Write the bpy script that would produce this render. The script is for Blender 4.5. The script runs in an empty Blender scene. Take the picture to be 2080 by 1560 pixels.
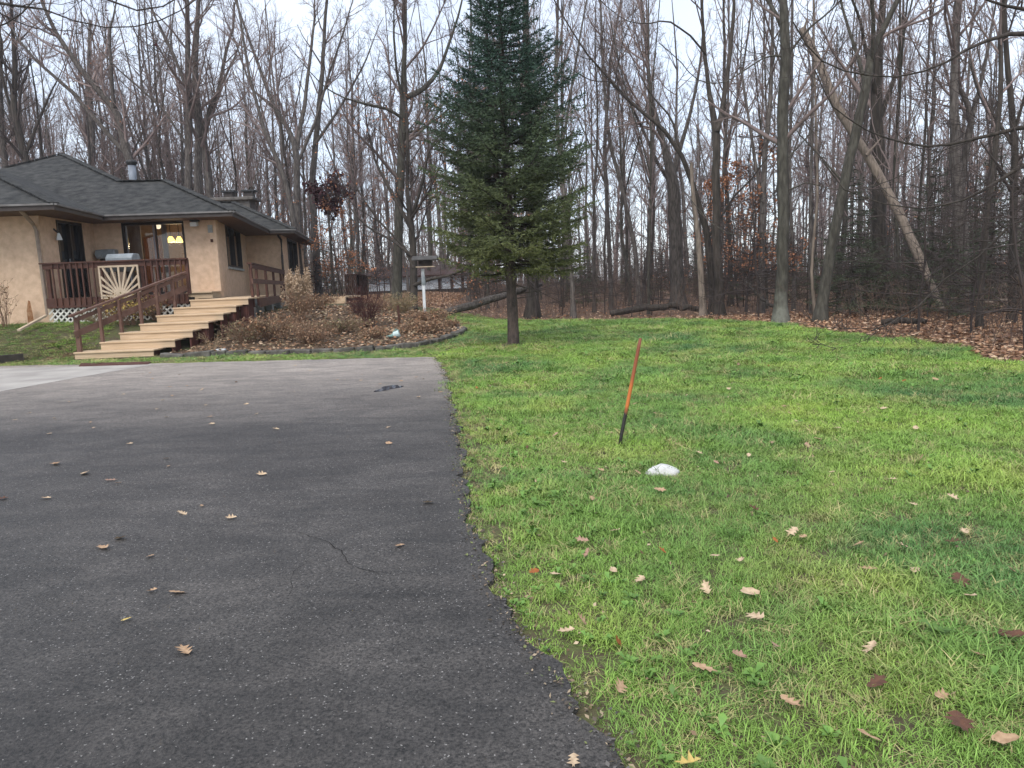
import bpy, bmesh, math, random
import numpy as np
from mathutils import Vector

rng = np.random.default_rng(11)
random.seed(7)
S = bpy.context.scene
COL = S.collection

# ------------------------------------------------------------------ camera
CAM_H = 1.55
FPX, CXP, CYP = 1500.0, 1040.0, 780.0
PITCH = math.atan(212 / 1500)
ROLL = math.radians(2.1)
_f = np.array([0, math.cos(PITCH), -math.sin(PITCH)])
_r0 = np.array([1.0, 0, 0])
_u0 = np.array([0, math.sin(PITCH), math.cos(PITCH)])
_r = math.cos(ROLL) * _r0 - math.sin(ROLL) * _u0
_u = math.cos(ROLL) * _u0 + math.sin(ROLL) * _r0
EYE = np.array([0, 0, CAM_H])
cam_data = bpy.data.cameras.new('camera')
cam = bpy.data.objects.new('camera', cam_data)
COL.objects.link(cam)
cam_data.sensor_width = 36
cam_data.lens = 36 * FPX / 2080
cam_data.clip_start = 0.05
cam_data.clip_end = 2000
from mathutils import Matrix
cam.matrix_world = Matrix(((_r[0], _u[0], -_f[0], 0), (_r[1], _u[1], -_f[1], 0), (_r[2], _u[2], -_f[2], CAM_H), (0, 0, 0, 1)))
S.camera = cam

# ------------------------------------------------------------------ sky, sun, exposure
SUN_EL, SUN_ROT = math.radians(52), math.radians(200)
W = bpy.data.worlds.new('World')
S.world = W
W.use_nodes = True
wn, wl = W.node_tree.nodes, W.node_tree.links
wn.clear()
w_out = wn.new('ShaderNodeOutputWorld')
sky = wn.new('ShaderNodeTexSky')
sky.sky_type = 'NISHITA'
sky.sun_disc = False
sky.sun_elevation = SUN_EL
sky.sun_rotation = SUN_ROT
bg1 = wn.new('ShaderNodeBackground')
bg1.inputs[1].default_value = 0.05
wl.new(sky.outputs[0], bg1.inputs[0])
tc = wn.new('ShaderNodeTexCoord')
cn = wn.new('ShaderNodeTexNoise')
cn.inputs['Scale'].default_value = 2.2
cn.inputs['Detail'].default_value = 5
wl.new(tc.outputs['Generated'], cn.inputs['Vector'])
cr = wn.new('ShaderNodeValToRGB')
cr.color_ramp.elements[0].position = 0.3
cr.color_ramp.elements[0].color = (0.60, 0.66, 0.79, 1)
cr.color_ramp.elements[1].position = 0.72
cr.color_ramp.elements[1].color = (0.90, 0.94, 1.0, 1)
wl.new(cn.outputs['Fac'], cr.inputs[0])
bg2 = wn.new('ShaderNodeBackground')
bg2.inputs[1].default_value = 0.62
wl.new(cr.outputs[0], bg2.inputs[0])
add = wn.new('ShaderNodeAddShader')
wl.new(bg1.outputs[0], add.inputs[0])
wl.new(bg2.outputs[0], add.inputs[1])
wl.new(add.outputs[0], w_out.inputs[0])
sun_data = bpy.data.lights.new('sun', 'SUN')
sun_data.energy = 1.5
sun_data.angle = math.radians(35)
sun_data.color = (1.0, 0.96, 0.9)
sun = bpy.data.objects.new('sun', sun_data)
COL.objects.link(sun)
_sd = Vector((math.sin(SUN_ROT) * math.cos(SUN_EL), math.cos(SUN_ROT) * math.cos(SUN_EL), math.sin(SUN_EL)))
sun.rotation_euler = _sd.to_track_quat('Z', 'Y').to_euler()
S.view_settings.view_transform = 'Standard'
S.view_settings.look = 'None'
S.view_settings.exposure = 0.8
S.view_settings.gamma = 1
S.view_settings.use_curve_mapping = False
S.render.engine = 'CYCLES'
S.cycles.max_bounces = 5
S.cycles.diffuse_bounces = 2
S.cycles.transparent_max_bounces = 8


# ------------------------------------------------------------------ helpers
def ray(px, py):
    return _f * FPX + _r * (px - CXP) - _u * (py - CYP)


def G(px, py, z=0.0):
    d = ray(px, py)
    return EYE + d * ((z - CAM_H) / d[2])


def D(px, py, Y):
    d = ray(px, py)
    return EYE + d * (Y / d[1])


def hit_plane(px, py, a, b, c):
    a, b, c = map(np.array, (a, b, c))
    n = np.cross(b - a, c - a)
    d = ray(px, py)
    return EYE + d * (np.dot(a - EYE, n) / np.dot(d, n))


def smooth(t):
    t = np.clip(t, 0, 1)
    return t * t * (3 - 2 * t)


def node_mat(name):
    m = bpy.data.materials.new(name)
    m.use_nodes = True
    b = m.node_tree.nodes['Principled BSDF']
    return m, m.node_tree.nodes, m.node_tree.links, b


def mat(name, c1, c2=None, scale=6, rough=0.85, bump=0.0, bscale=None, stretch=(1, 1, 1), world=False, spec=0.25, detail=5, rand=0.0, lo=0.35, hi=0.65, metal=0.0):
    m, n, l, b = node_mat(name)
    b.inputs['Roughness'].default_value = rough
    b.inputs['Specular IOR Level'].default_value = spec
    b.inputs['Metallic'].default_value = metal
    if c2 is None:
        c2 = tuple(min(1, x * 0.72) for x in c1)
    if world:
        g = n.new('ShaderNodeNewGeometry')
        src = g.outputs['Position']
    else:
        t = n.new('ShaderNodeTexCoord')
        src = t.outputs['Object']
    mp = n.new('ShaderNodeMapping')
    mp.inputs['Scale'].default_value = stretch
    l.new(src, mp.inputs['Vector'])
    no = n.new('ShaderNodeTexNoise')
    no.inputs['Scale'].default_value = scale
    no.inputs['Detail'].default_value = detail
    l.new(mp.outputs[0], no.inputs['Vector'])
    r = n.new('ShaderNodeValToRGB')
    r.color_ramp.elements[0].position = lo
    r.color_ramp.elements[1].position = hi
    r.color_ramp.elements[0].color = (*c1, 1)
    r.color_ramp.elements[1].color = (*c2, 1)
    l.new(no.outputs['Fac'], r.inputs[0])
    out = r.outputs[0]
    if rand:
        oi = n.new('ShaderNodeObjectInfo')
        mr = n.new('ShaderNodeMapRange')
        mr.inputs['To Min'].default_value = 1 - rand
        mr.inputs['To Max'].default_value = 1 + rand
        l.new(oi.outputs['Random'], mr.inputs['Value'])
        hs = n.new('ShaderNodeHueSaturation')
        l.new(mr.outputs[0], hs.inputs['Value'])
        l.new(out, hs.inputs['Color'])
        out = hs.outputs[0]
    l.new(out, b.inputs['Base Color'])
    if bump:
        nb = n.new('ShaderNodeTexNoise')
        nb.inputs['Scale'].default_value = bscale or scale * 4
        nb.inputs['Detail'].default_value = 4
        l.new(mp.outputs[0], nb.inputs['Vector'])
        bp = n.new('ShaderNodeBump')
        bp.inputs['Strength'].default_value = bump
        bp.inputs['Distance'].default_value = 0.02
        l.new(nb.outputs['Fac'], bp.inputs['Height'])
        l.new(bp.outputs[0], b.inputs['Normal'])
    return m


ORG = {}


def tag(o, label=None, cat=None, group=None, kind=None):
    if label:
        o['label'] = label
    if cat:
        o['category'] = cat
    if group:
        o['group'] = group
    if kind:
        o['kind'] = kind
    return o


def thing(name, label, cat, loc, group=None):
    o = bpy.data.objects.new(name, None)
    o.empty_display_size = 0.2
    COL.objects.link(o)
    o.location = [float(x) for x in loc]
    ORG[o.name] = np.array(loc, float)
    return tag(o, label, cat, group)


def np_mesh(name, V, F, m=None, smooth_shade=False):
    """V (n,3); F list of int arrays (k,3)/(k,4)"""
    me = bpy.data.meshes.new(name)
    V = np.asarray(V, np.float32)
    F = [np.asarray(f, np.int32) for f in F if len(f)]
    nl = sum(f.size for f in F)
    nf = sum(len(f) for f in F)
    me.vertices.add(len(V))
    me.vertices.foreach_set('co', V.ravel())
    me.loops.add(nl)
    me.polygons.add(nf)
    me.loops.foreach_set('vertex_index', np.concatenate([f.ravel() for f in F]))
    st = np.concatenate([np.full(len(f), f.shape[1], np.int32) for f in F])
    me.polygons.foreach_set('loop_start', np.concatenate([[0], np.cumsum(st)[:-1]]).astype(np.int32))
    if smooth_shade:
        me.polygons.foreach_set('use_smooth', np.ones(nf, bool))
    me.update(calc_edges=True)
    if m:
        me.materials.append(m)
    return me


def place(name, me, parent=None):
    o = bpy.data.objects.new(name, me)
    COL.objects.link(o)
    if parent is not None:
        o.parent = parent
        ORG[o.name] = ORG[parent.name]
    else:
        ORG[o.name] = np.zeros(3)
    return o


class MB:
    def __init__(self):
        self.v, self.f = [], []

    def add(self, vs, fs):
        k = len(self.v)
        self.v += [tuple(map(float, p)) for p in vs]
        self.f += [tuple(i + k for i in q) for q in fs]
        return self

    def box(self, x0, x1, y0, y1, z0, z1):
        vs = [(x, y, z) for z in (z0, z1) for y in (y0, y1) for x in (x0, x1)]
        return self.add(vs, [(0, 2, 3, 1), (4, 5, 7, 6), (0, 1, 5, 4), (2, 6, 7, 3), (0, 4, 6, 2), (1, 3, 7, 5)])

    def beam(self, p, q, w, h, up=(0, 0, 1), taper=1.0):
        p, q, up = np.array(p, float), np.array(q, float), np.array(up, float)
        t = q - p
        t /= np.linalg.norm(t)
        if abs(np.dot(t, up)) > 0.98:
            up = np.array((0, 1.0, 0))
        s = np.cross(t, up)
        s /= np.linalg.norm(s)
        n = np.cross(s, t)
        vs = []
        for c, k in ((p, 1.0), (q, taper)):
            for a, b in ((-1, -1), (1, -1), (1, 1), (-1, 1)):
                vs.append(c + s * a * w / 2 * k + n * b * h / 2 * k)
        return self.add(vs, [(0, 1, 2, 3), (7, 6, 5, 4), (0, 4, 5, 1), (1, 5, 6, 2), (2, 6, 7, 3), (3, 7, 4, 0)])

    def prism(self, poly, vec):
        n = len(poly)
        poly = [np.array(p, float) for p in poly]
        vec = np.array(vec, float)
        vs = poly + [p + vec for p in poly]
        fs = [tuple(range(n)), tuple(range(2 * n - 1, n - 1, -1))]
        fs += [(i, i + n, (i + 1) % n + n, (i + 1) % n) for i in range(n)]
        return self.add(vs, fs)

    def tube(self, pts, rad, sides=8, cap=True):
        V, F = tubes_np(np.array([pts], float), np.array([rad], float), sides)
        k = len(self.v)
        self.v += [tuple(map(float, p)) for p in V]
        self.f += [tuple(int(i) + k for i in q) for q in F]
        if cap:
            n = len(pts)
            self.f.append(tuple(k + i for i in range(sides - 1, -1, -1)))
            self.f.append(tuple(k + (n - 1) * sides + i for i in range(sides)))
        return self

    def lathe(self, c, prof, sides=12):
        pts = [(c[0], c[1], c[2] + z) for r, z in prof]
        return self.tube(pts, [r for r, z in prof], sides)

    def build(self, name, m, parent=None, smooth_shade=False, bevel=0):
        off = ORG[parent.name] if parent is not None else np.zeros(3)
        me = bpy.data.meshes.new(name)
        me.from_pydata([tuple(np.array(p) - off) for p in self.v], [], self.f)
        bm = bmesh.new()
        bm.from_mesh(me)
        bmesh.ops.recalc_face_normals(bm, faces=bm.faces)
        if bevel:
            bmesh.ops.bevel(bm, geom=list(bm.edges), offset=bevel, segments=1, affect='EDGES', clamp_overlap=True)
        bm.to_mesh(me)
        bm.free()
        if smooth_shade:
            for p in me.polygons:
                p.use_smooth = True
        me.materials.append(m)
        return place(name, me, parent)


def tubes_np(P, R, sides):
    """P (T,N,3) polylines, R (T,N) radii -> verts, quads"""
    T, N, _ = P.shape
    tan = np.gradient(P, axis=1)
    tan /= np.linalg.norm(tan, axis=2, keepdims=True) + 1e-9
    ref = np.where(np.abs(tan[:, :1, 2:3]) > 0.9, np.array([1.0, 0, 0]), np.array([0, 0, 1.0]))
    ref = np.broadcast_to(ref, P.shape)
    a = np.cross(tan, ref)
    a /= np.linalg.norm(a, axis=2, keepdims=True) + 1e-9
    b = np.cross(tan, a)
    th = np.arange(sides) * 2 * np.pi / sides
    V = P[:, :, None, :] + R[:, :, None, None] * (a[:, :, None, :] * np.cos(th)[None, None, :, None] + b[:, :, None, :] * np.sin(th)[None, None, :, None])
    idx = np.arange(T * N * sides).reshape(T, N, sides)
    i0 = idx[:, :-1, :]
    i1 = idx[:, 1:, :]
    F = np.stack([i0, np.roll(i0, -1, 2), np.roll(i1, -1, 2), i1], -1).reshape(-1, 4)
    return V.reshape(-1, 3), F


class NB:
    """collects numpy geometry"""
    def __init__(self):
        self.V, self.F, self.n = [], [], 0

    def add(self, V, F):
        if len(V) == 0:
            return self
        self.V.append(np.asarray(V, np.float32))
        self.F.append(np.asarray(F) + self.n)
        self.n += len(V)
        return self

    def mesh(self, name, m, off=None, smooth_shade=False):
        V = np.concatenate(self.V)
        if off is not None:
            V = V - np.asarray(off, np.float32)
        F4 = [f for f in self.F if f.shape[1] == 4]
        F3 = [f for f in self.F if f.shape[1] == 3]
        Fs = []
        if F4:
            Fs.append(np.concatenate(F4))
        if F3:
            Fs.append(np.concatenate(F3))
        return np_mesh(name, V, Fs, m, smooth_shade)


def copy_tree(root, loc, rz, sc, label=None, group=None):
    c = root.copy()
    COL.objects.link(c)
    c.location = loc
    c.rotation_euler = (0, 0, rz)
    c.scale = sc if hasattr(sc, '__len__') else (sc, sc, sc)
    if label:
        c['label'] = label
    if group:
        c['group'] = group
    for ch in list(root.children):
        d = ch.copy()
        COL.objects.link(d)
        d.parent = c
        for g in list(ch.children):
            e = g.copy()
            COL.objects.link(e)
            e.parent = d
    return c


# ------------------------------------------------------------------ terrain
LAWN_FAR = [(-30, 34), (-5, 33), (-2.0, 31.0), (1.2, 27.3), (3.4, 26.6), (5.4, 25.7), (6.9, 23.9), (7.8, 21.6), (8.25, 17.5), (8.25, 14.3), (8.0, 11.45), (7.9, 8), (8.1, 3), (8.3, -12)]
DRIVE_R = [(0.95, -8), (0.75, -1), (0.5, 1.2), (0.32, 2.15), (0.10, 2.75), (-0.04, 3.2), (-0.14, 3.67), (-0.27, 4.35), (-0.38, 5.3), (-0.42, 6.05), (-0.62, 7.9), (-0.94, 10.7), (-1.02, 11.6), (-1.22, 13.0), (-1.4, 14.2), (-1.55, 15.1)]
DRIVE_BACK = [(-1.75, 15.22), (-3.5, 15.45), (-5.5, 15.7), (-7.67, 15.98), (-9.2, 16.3), (-11.6, 16.75), (-16, 17.0)]


def interp_line(pts, key, val, x):
    pts = sorted(pts, key=lambda p: p[key])
    return np.interp(x, [p[key] for p in pts], [p[val] for p in pts])


def lawn_right(y):
    """x of lawn / woods border for given y (right border)"""
    pts = [p for p in LAWN_FAR if p[0] >= -2.0]
    return interp_line(pts, 1, 0, y)


EDGE_FRONT = [(-8.3, 17.55), (-7.5, 17.5), (-6.6, 17.45), (-5.5, 17.4), (-4.2, 17.25), (-3.0, 17.3), (-2.3, 17.9), (-1.9, 18.9), (-1.55, 20.3), (-1.35, 21.6), (-1.7, 22.8), (-2.3, 24.2), (-2.9, 25.8)]


def terrain(x, y):
    x = np.asarray(x, float)
    y = np.asarray(y, float)
    amp = np.interp(x, [-60, -9.5, -6.5, -3.1, -1.5, -0.6, 60], [0.8, 0.8, 0.75, 0.46, 0.16, 0.0, 0.0])
    run = np.interp(x, [-60, -10, -8, -3, 60], [3.7, 3.7, 5.5, 8.0, 8.0])
    y0 = np.interp(x, [-60, -12.5, -11, -8.5, -3, 60], [16.9, 16.9, 18.1, 18.1, 17.4, 18.0])
    run = np.interp(x, [-60, -12.5, -11, -8.6, -8, -3, 60], [3.7, 3.7, 2.6, 2.6, 5.0, 8.0, 8.0])
    h = amp * smooth((y - y0) / run)
    far = smooth((np.hypot(x, y) - 30) / 40)
    h = h + far * 0.25 * np.sin(x * 0.13 + 1.0) * np.cos(y * 0.11)
    return h


def in_drive(x, y):
    xr = np.interp(y, [p[1] for p in DRIVE_R], [p[0] for p in DRIVE_R])
    yb = interp_line(DRIVE_BACK + [(-1.5, 15.18)], 0, 1, x)
    return (x < xr) & (y < yb)


_bed_poly = EDGE_FRONT + [(-4.0, 28.5), (-6.8, 29.0), (-7.7, 21.0), (-8.1, 19.0)]


def in_poly(x, y, poly):
    x = np.asarray(x, float)
    y = np.asarray(y, float)
    c = np.zeros(x.shape, bool)
    n = len(poly)
    for i in range(n):
        x0, y0 = poly[i]
        x1, y1 = poly[(i + 1) % n]
        if y0 == y1:
            continue
        k = ((y0 > y) != (y1 > y)) & (x < (x1 - x0) * (y - y0) / (y1 - y0) + x0)
        c ^= k
    return c


def in_bed(x, y):
    return in_poly(x, y, _bed_poly)


def wob(x, y):
    return 0.35 * np.sin(x * 1.7 + y * 0.9) + 0.22 * np.sin(x * 4.1 - y * 3.3)


def in_woods(x, y):
    yb = np.interp(x, [-60, -5, -2.0, 1.2, 3.4, 5.4, 6.9, 7.8], [33, 33, 31, 27.3, 26.6, 25.7, 23.9, 21.6])
    w = 0.6 * wob(x, y)
    return (y > yb + w) | ((x > lawn_right(np.clip(y, -12, 31)) + w) & (x > 2))


def grid_sheet(name, xs, ys, keep, dz, m, kind='structure', jitter=0.0):
    X, Y = np.meshgrid(xs, ys)
    Z = terrain(X, Y) + dz
    nx, ny = len(xs), len(ys)
    V = np.stack([X, Y, Z], -1).reshape(-1, 3)
    i = np.arange(nx * ny).reshape(ny, nx)
    F = np.stack([i[:-1, :-1], i[:-1, 1:], i[1:, 1:], i[1:, :-1]], -1).reshape(-1, 4)
    if keep is not None:
        c = V[F].mean(1)
        F = F[keep(c[:, 0], c[:, 1])]
        used = np.unique(F)
        re = np.full(len(V), -1)
        re[used] = np.arange(len(used))
        V = V[used]
        F = re[F]
    o = place(name, np_mesh(name, V, [F], m, True))
    return tag(o, kind=kind)


M = {}
# materials of the setting
M['soil'] = mat('woodland soil', (0.085, 0.05, 0.03), (0.17, 0.10, 0.065), scale=1.4, rough=0.95, bump=0.5, bscale=18, world=True)
M['bedsoil'] = mat('bed soil', (0.06, 0.04, 0.027), (0.13, 0.085, 0.05), scale=3, rough=0.95, bump=0.6, bscale=25, world=True)
M['turf'] = mat('turf base', (0.085, 0.062, 0.042), (0.10, 0.115, 0.04), scale=9, rough=0.95, bump=0.5, bscale=60, world=True)


def asphalt_mat():
    m, n, l, b = node_mat('asphalt')
    g = n.new('ShaderNodeNewGeometry')
    big = n.new('ShaderNodeTexNoise')
    big.inputs['Scale'].default_value = 0.7
    big.inputs['Detail'].default_value = 9
    big.inputs['Roughness'].default_value = 0.62
    big.inputs['Distortion'].default_value = 0.4
    l.new(g.outputs['Position'], big.inputs['Vector'])
    r1 = n.new('ShaderNodeValToRGB')
    r1.color_ramp.elements[0].position = 0.28
    r1.color_ramp.elements[0].color = (0.024, 0.0215, 0.0195, 1)
    r1.color_ramp.elements[1].position = 0.7
    r1.color_ramp.elements[1].color = (0.066, 0.060, 0.0545, 1)
    l.new(big.outputs['Fac'], r1.inputs[0])
    # paler towards the far end: grazing sky sheen put into the colour
    sep = n.new('ShaderNodeSeparateXYZ')
    l.new(g.outputs['Position'], sep.inputs[0])
    wv = n.new('ShaderNodeMath')
    wv.operation = 'MULTIPLY_ADD'
    wv.inputs[1].default_value = 2.5
    l.new(big.outputs['Fac'], wv.inputs[0])
    l.new(sep.outputs['Y'], wv.inputs[2])
    mr = n.new('ShaderNodeMapRange')
    mr.inputs['From Min'].default_value = 9.2
    mr.inputs['From Max'].default_value = 15.0
    l.new(wv.outputs[0], mr.inputs['Value'])
    mx0 = n.new('ShaderNodeMix')
    mx0.data_type = 'RGBA'
    l.new(mr.outputs[0], mx0.inputs['Factor'])
    l.new(r1.outputs[0], mx0.inputs[6])
    mx0.inputs[7].default_value = (0.235, 0.205, 0.178, 1)
    # aggregate
    fine = n.new('ShaderNodeTexNoise')
    fine.inputs['Scale'].default_value = 85
    fine.inputs['Detail'].default_value = 6
    fine.inputs['Roughness'].default_value = 0.75
    l.new(g.outputs['Position'], fine.inputs['Vector'])
    r2 = n.new('ShaderNodeValToRGB')
    r2.color_ramp.elements[0].position = 0.36
    r2.color_ramp.elements[0].color = (0.12, 0.12, 0.12, 1)
    r2.color_ramp.elements[1].position = 0.64
    r2.color_ramp.elements[1].color = (2.3, 2.3, 2.3, 1)
    l.new(fine.outputs['Fac'], r2.inputs[0])
    st_ = n.new('ShaderNodeTexNoise')
    st_.inputs['Scale'].default_value = 2.6
    st_.inputs['Detail'].default_value = 7
    st_.inputs['Distortion'].default_value = 1.2
    stm = n.new('ShaderNodeMapping')
    stm.inputs['Scale'].default_value = (0.55, 1.3, 1)
    l.new(g.outputs['Position'], stm.inputs['Vector'])
    l.new(stm.outputs[0], st_.inputs['Vector'])
    sr = n.new('ShaderNodeValToRGB')
    sr.color_ramp.elements[0].position = 0.34
    sr.color_ramp.elements[0].color = (0.76, 0.76, 0.76, 1)
    sr.color_ramp.elements[1].position = 0.66
    sr.color_ramp.elements[1].color = (1.22, 1.20, 1.18, 1)
    l.new(st_.outputs['Fac'], sr.inputs[0])
    ms_ = n.new('ShaderNodeMix')
    ms_.data_type = 'RGBA'
    ms_.blend_type = 'MULTIPLY'
    ms_.inputs['Factor'].default_value = 1
    l.new(mx0.outputs[2], ms_.inputs[6])
    l.new(sr.outputs[0], ms_.inputs[7])
    mul = n.new('ShaderNodeMix')
    mul.data_type = 'RGBA'
    mul.blend_type = 'MULTIPLY'
    mul.inputs['Factor'].default_value = 1
    l.new(ms_.outputs[2], mul.inputs[6])
    l.new(r2.outputs[0], mul.inputs[7])
    vo = n.new('ShaderNodeTexVoronoi')
    vo.inputs['Scale'].default_value = 95
    dv = n.new('ShaderNodeMix')
    dv.data_type = 'RGBA'
    dv.inputs['Factor'].default_value = 0.025
    l.new(g.outputs['Position'], dv.inputs[6])
    l.new(fine.outputs['Color'], dv.inputs[7])
    l.new(dv.outputs[2], vo.inputs['Vector'])
    sp = n.new('ShaderNodeSeparateColor')
    l.new(vo.outputs['Color'], sp.inputs[0])
    gt = n.new('ShaderNodeMath')
    gt.operation = 'GREATER_THAN'
    gt.inputs[1].default_value = 0.93
    l.new(sp.outputs[0], gt.inputs[0])
    lt = n.new('ShaderNodeMath')
    lt.operation = 'LESS_THAN'
    lt.inputs[1].default_value = 0.30
    l.new(vo.outputs['Distance'], lt.inputs[0])
    an = n.new('ShaderNodeMath')
    an.operation = 'MULTIPLY'
    l.new(gt.outputs[0], an.inputs[0])
    l.new(lt.outputs[0], an.inputs[1])
    chip = n.new('ShaderNodeMix')
    chip.data_type = 'RGBA'
    l.new(an.outputs[0], chip.inputs['Factor'])
    l.new(mul.outputs[2], chip.inputs[6])
    chip.inputs[7].default_value = (0.36, 0.34, 0.315, 1)
    l.new(chip.outputs[2], b.inputs['Base Color'])
    b.inputs['Roughness'].default_value = 0.6
    b.inputs['Specular IOR Level'].default_value = 0.45
    bp = n.new('ShaderNodeBump')
    bp.inputs['Strength'].default_value = 1.0
    bp.inputs['Distance'].default_value = 0.009
    l.new(fine.outputs['Fac'], bp.inputs['Height'])
    l.new(bp.outputs[0], b.inputs['Normal'])
    return m


M['asphalt'] = asphalt_mat()
M['concrete'] = mat('concrete', (0.30, 0.275, 0.25), (0.42, 0.39, 0.35), scale=1.5, rough=0.85, bump=0.2, bscale=60, world=True)

HAZE = 0.0005
if HAZE:
    hm = bpy.data.materials.new('haze')
    hm.use_nodes = True
    hm.node_tree.nodes.clear()
    ho = hm.node_tree.nodes.new('ShaderNodeOutputMaterial')
    hv = hm.node_tree.nodes.new('ShaderNodeVolumePrincipled')
    hv.inputs['Color'].default_value = (0.93, 0.95, 1.0, 1)
    hv.inputs['Density'].default_value = HAZE
    hm.node_tree.links.new(hv.outputs[0], ho.inputs['Volume'])
    hz_o = MB().box(-265, 265, -125, 265, -1.6, 26).build('haze', hm)
    tag(hz_o, kind='stuff')
    S.cycles.volume_bounces = 0

# woodland floor: one sheet to the horizon, finer near the camera
xs = np.concatenate([np.linspace(-260, -60, 8), np.arange(-55, 55.1, 1.0), np.linspace(60, 260, 8)])
ys = np.concatenate([np.linspace(-120, -15, 8), np.arange(-12, 80.1, 1.0), np.linspace(85, 260, 9)])
grid_sheet('woodland_floor', xs, ys, None, -0.03, M['soil'])


def lawn_keep(x, y):
    return ~in_woods(x, y) & ~in_bed(x, y) & (y > -10) & (x < 12)


grid_sheet('lawn', np.arange(-26, 12, 0.25), np.arange(-10, 34, 0.25), lambda x, y: lawn_keep(x, y) & ~(in_drive(x - 0.5, y + 0.5) & in_drive(x + 0.5, y + 0.5)), 0.0, M['turf'])
grid_sheet('garden_bed', np.arange(-9, 0, 0.15), np.arange(17, 29.5, 0.15), in_bed, 0.06, M['bedsoil'])


def densify(pts, step, amp, seed):
    r = np.random.default_rng(seed)
    out = []
    for (a, b) in zip(pts, pts[1:]):
        a, b = np.array(a, float), np.array(b, float)
        n = max(1, int(np.linalg.norm(b - a) / step))
        t = b - a
        nn = np.array([-t[1], t[0]]) / np.linalg.norm(t)
        for i in range(n):
            out.append(a + t * i / n + nn * r.normal(0, amp))
    out.append(np.array(pts[-1], float))
    return out


drive_edge = densify(DRIVE_R, 0.055, 0.014, 3)
drive_edge = [p + np.array([0.022 * math.sin(p[1] * 5.1) + 0.018 * math.sin(p[1] * 11.7 + 1) + 0.012 * math.sin(p[1] * 23), 0]) for p in drive_edge]
drive_back = densify(DRIVE_BACK, 0.15, 0.025, 4)
outline = [(p[0], p[1], 0.03) for p in drive_edge + drive_back] + [(-20, 17.0, 0.03), (-20, -8, 0.03)]
o = MB().prism(outline, (0, 0, -0.12)).build('driveway', M['asphalt'])
tag(o, kind='structure')
driveway = o
apron = [G(-500, 880, 0.034), G(0, 795, 0.034), G(150, 768, 0.034), G(312, 740.5, 0.034), G(150, 745, 0.034), G(-10, 748, 0.034), G(-500, 752, 0.034)]
o = MB().prism([(p[0], p[1], 0.034) for p in apron], (0, 0, -0.05)).build('concrete_apron', M['concrete'])
tag(o, kind='structure')

# cracks, rough gravelly edge and puddle on the drive
M['crack'] = mat('crack', (0.014, 0.013, 0.012), (0.03, 0.028, 0.026), rough=0.95)
M['puddle'] = mat('puddle', (0.03, 0.035, 0.05), (0.045, 0.05, 0.06), rough=0.04, spec=0.6)


def ribbon(pxs, wid, z, seed):
    r = np.random.default_rng(seed)
    P = [G(*p, z) for p in pxs]
    P = densify([(p[0], p[1]) for p in P], 0.05, 0.012, seed)
    V, F = [], []
    for i, p in enumerate(P):
        t = P[min(i + 1, len(P) - 1)] - P[max(i - 1, 0)]
        t = t / np.linalg.norm(t)
        nn = np.array([-t[1], t[0]])
        w = wid * (0.4 + 0.9 * r.random()) * (1 - abs(2 * i / len(P) - 1) ** 4 * 0.7)
        V += [(p[0] - nn[0] * w, p[1] - nn[1] * w, z), (p[0] + nn[0] * w, p[1] + nn[1] * w, z)]
        if i:
            F.append((2 * i - 2, 2 * i - 1, 2 * i + 1, 2 * i))
    return MB().add(V, F)


for k, (pl, w) in enumerate([([(590, 1080), (640, 1092), (672, 1100), (690, 1118), (712, 1143), (740, 1155), (770, 1165)], 0.003),
                             ([(640, 1120), (600, 1160), (585, 1210)], 0.0012)]):
    ribbon(pl, w, 0.034, 20 + k).build('crack', M['crack'], driveway)
pc = G(790, 788, 0.034)
ang = np.linspace(0, 2 * np.pi, 22)[:-1]
pr = 1 + 0.25 * np.sin(3 * ang + 1) + 0.15 * np.sin(5 * ang)
o = MB().add([(pc[0] + 0.14 * c * math.cos(a) + 0.08 * math.sin(a), pc[1] + 0.30 * c * math.sin(a), 0.035) for a, c in zip(ang, pr)], [tuple(range(21))]).build('puddle', M['puddle'])
tag(o, kind='structure')

# ------------------------------------------------------------------ house
E = 3.95
M['stucco'] = mat('stucco', (0.74, 0.54, 0.38), (0.53, 0.365, 0.245), scale=5.5, rough=0.9, bump=0.6, bscale=30, detail=9, lo=0.25, hi=0.75)
M['shingle'] = mat('roof shingle', (0.016, 0.0162, 0.016), (0.062, 0.061, 0.056), scale=3.8, rough=0.9, bump=0.7, bscale=30, detail=10, lo=0.3, hi=0.72)
M['fascia'] = mat('brown fascia', (0.065, 0.052, 0.045), (0.05, 0.04, 0.035), rough=0.55)
M['gutter'] = mat('gutter metal', (0.20, 0.19, 0.18), (0.13, 0.12, 0.11), rough=0.4, scale=3)
M['soffit'] = mat('soffit', (0.13, 0.08, 0.055), (0.09, 0.055, 0.04), rough=0.8)
M['brownwood'] = mat('stained brown wood', (0.105, 0.046, 0.032), (0.065, 0.03, 0.022), scale=4, rough=0.6, stretch=(1, 1, 1), bump=0.15)
M['railwood'] = mat('weathered rail wood', (0.17, 0.095, 0.07), (0.11, 0.058, 0.042), scale=5, rough=0.65, bump=0.15)
M['darkframe'] = mat('dark frame', (0.035, 0.026, 0.022), (0.022, 0.017, 0.015), rough=0.5)
M['tanboard'] = mat('new tan board', (0.62, 0.46, 0.305), (0.50, 0.36, 0.225), scale=3, rough=0.7, stretch=(0.5, 8, 8), bump=0.1)
M['lattice'] = mat('white lattice', (0.7, 0.68, 0.62), (0.55, 0.53, 0.48), rough=0.7)
M['cream'] = mat('cream painted wood', (0.54, 0.43, 0.31), (0.44, 0.34, 0.24), rough=0.7)
M['skirtwood'] = mat('stair skirt', (0.10, 0.038, 0.028), (0.07, 0.028, 0.022), scale=4, rough=0.7)
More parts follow.
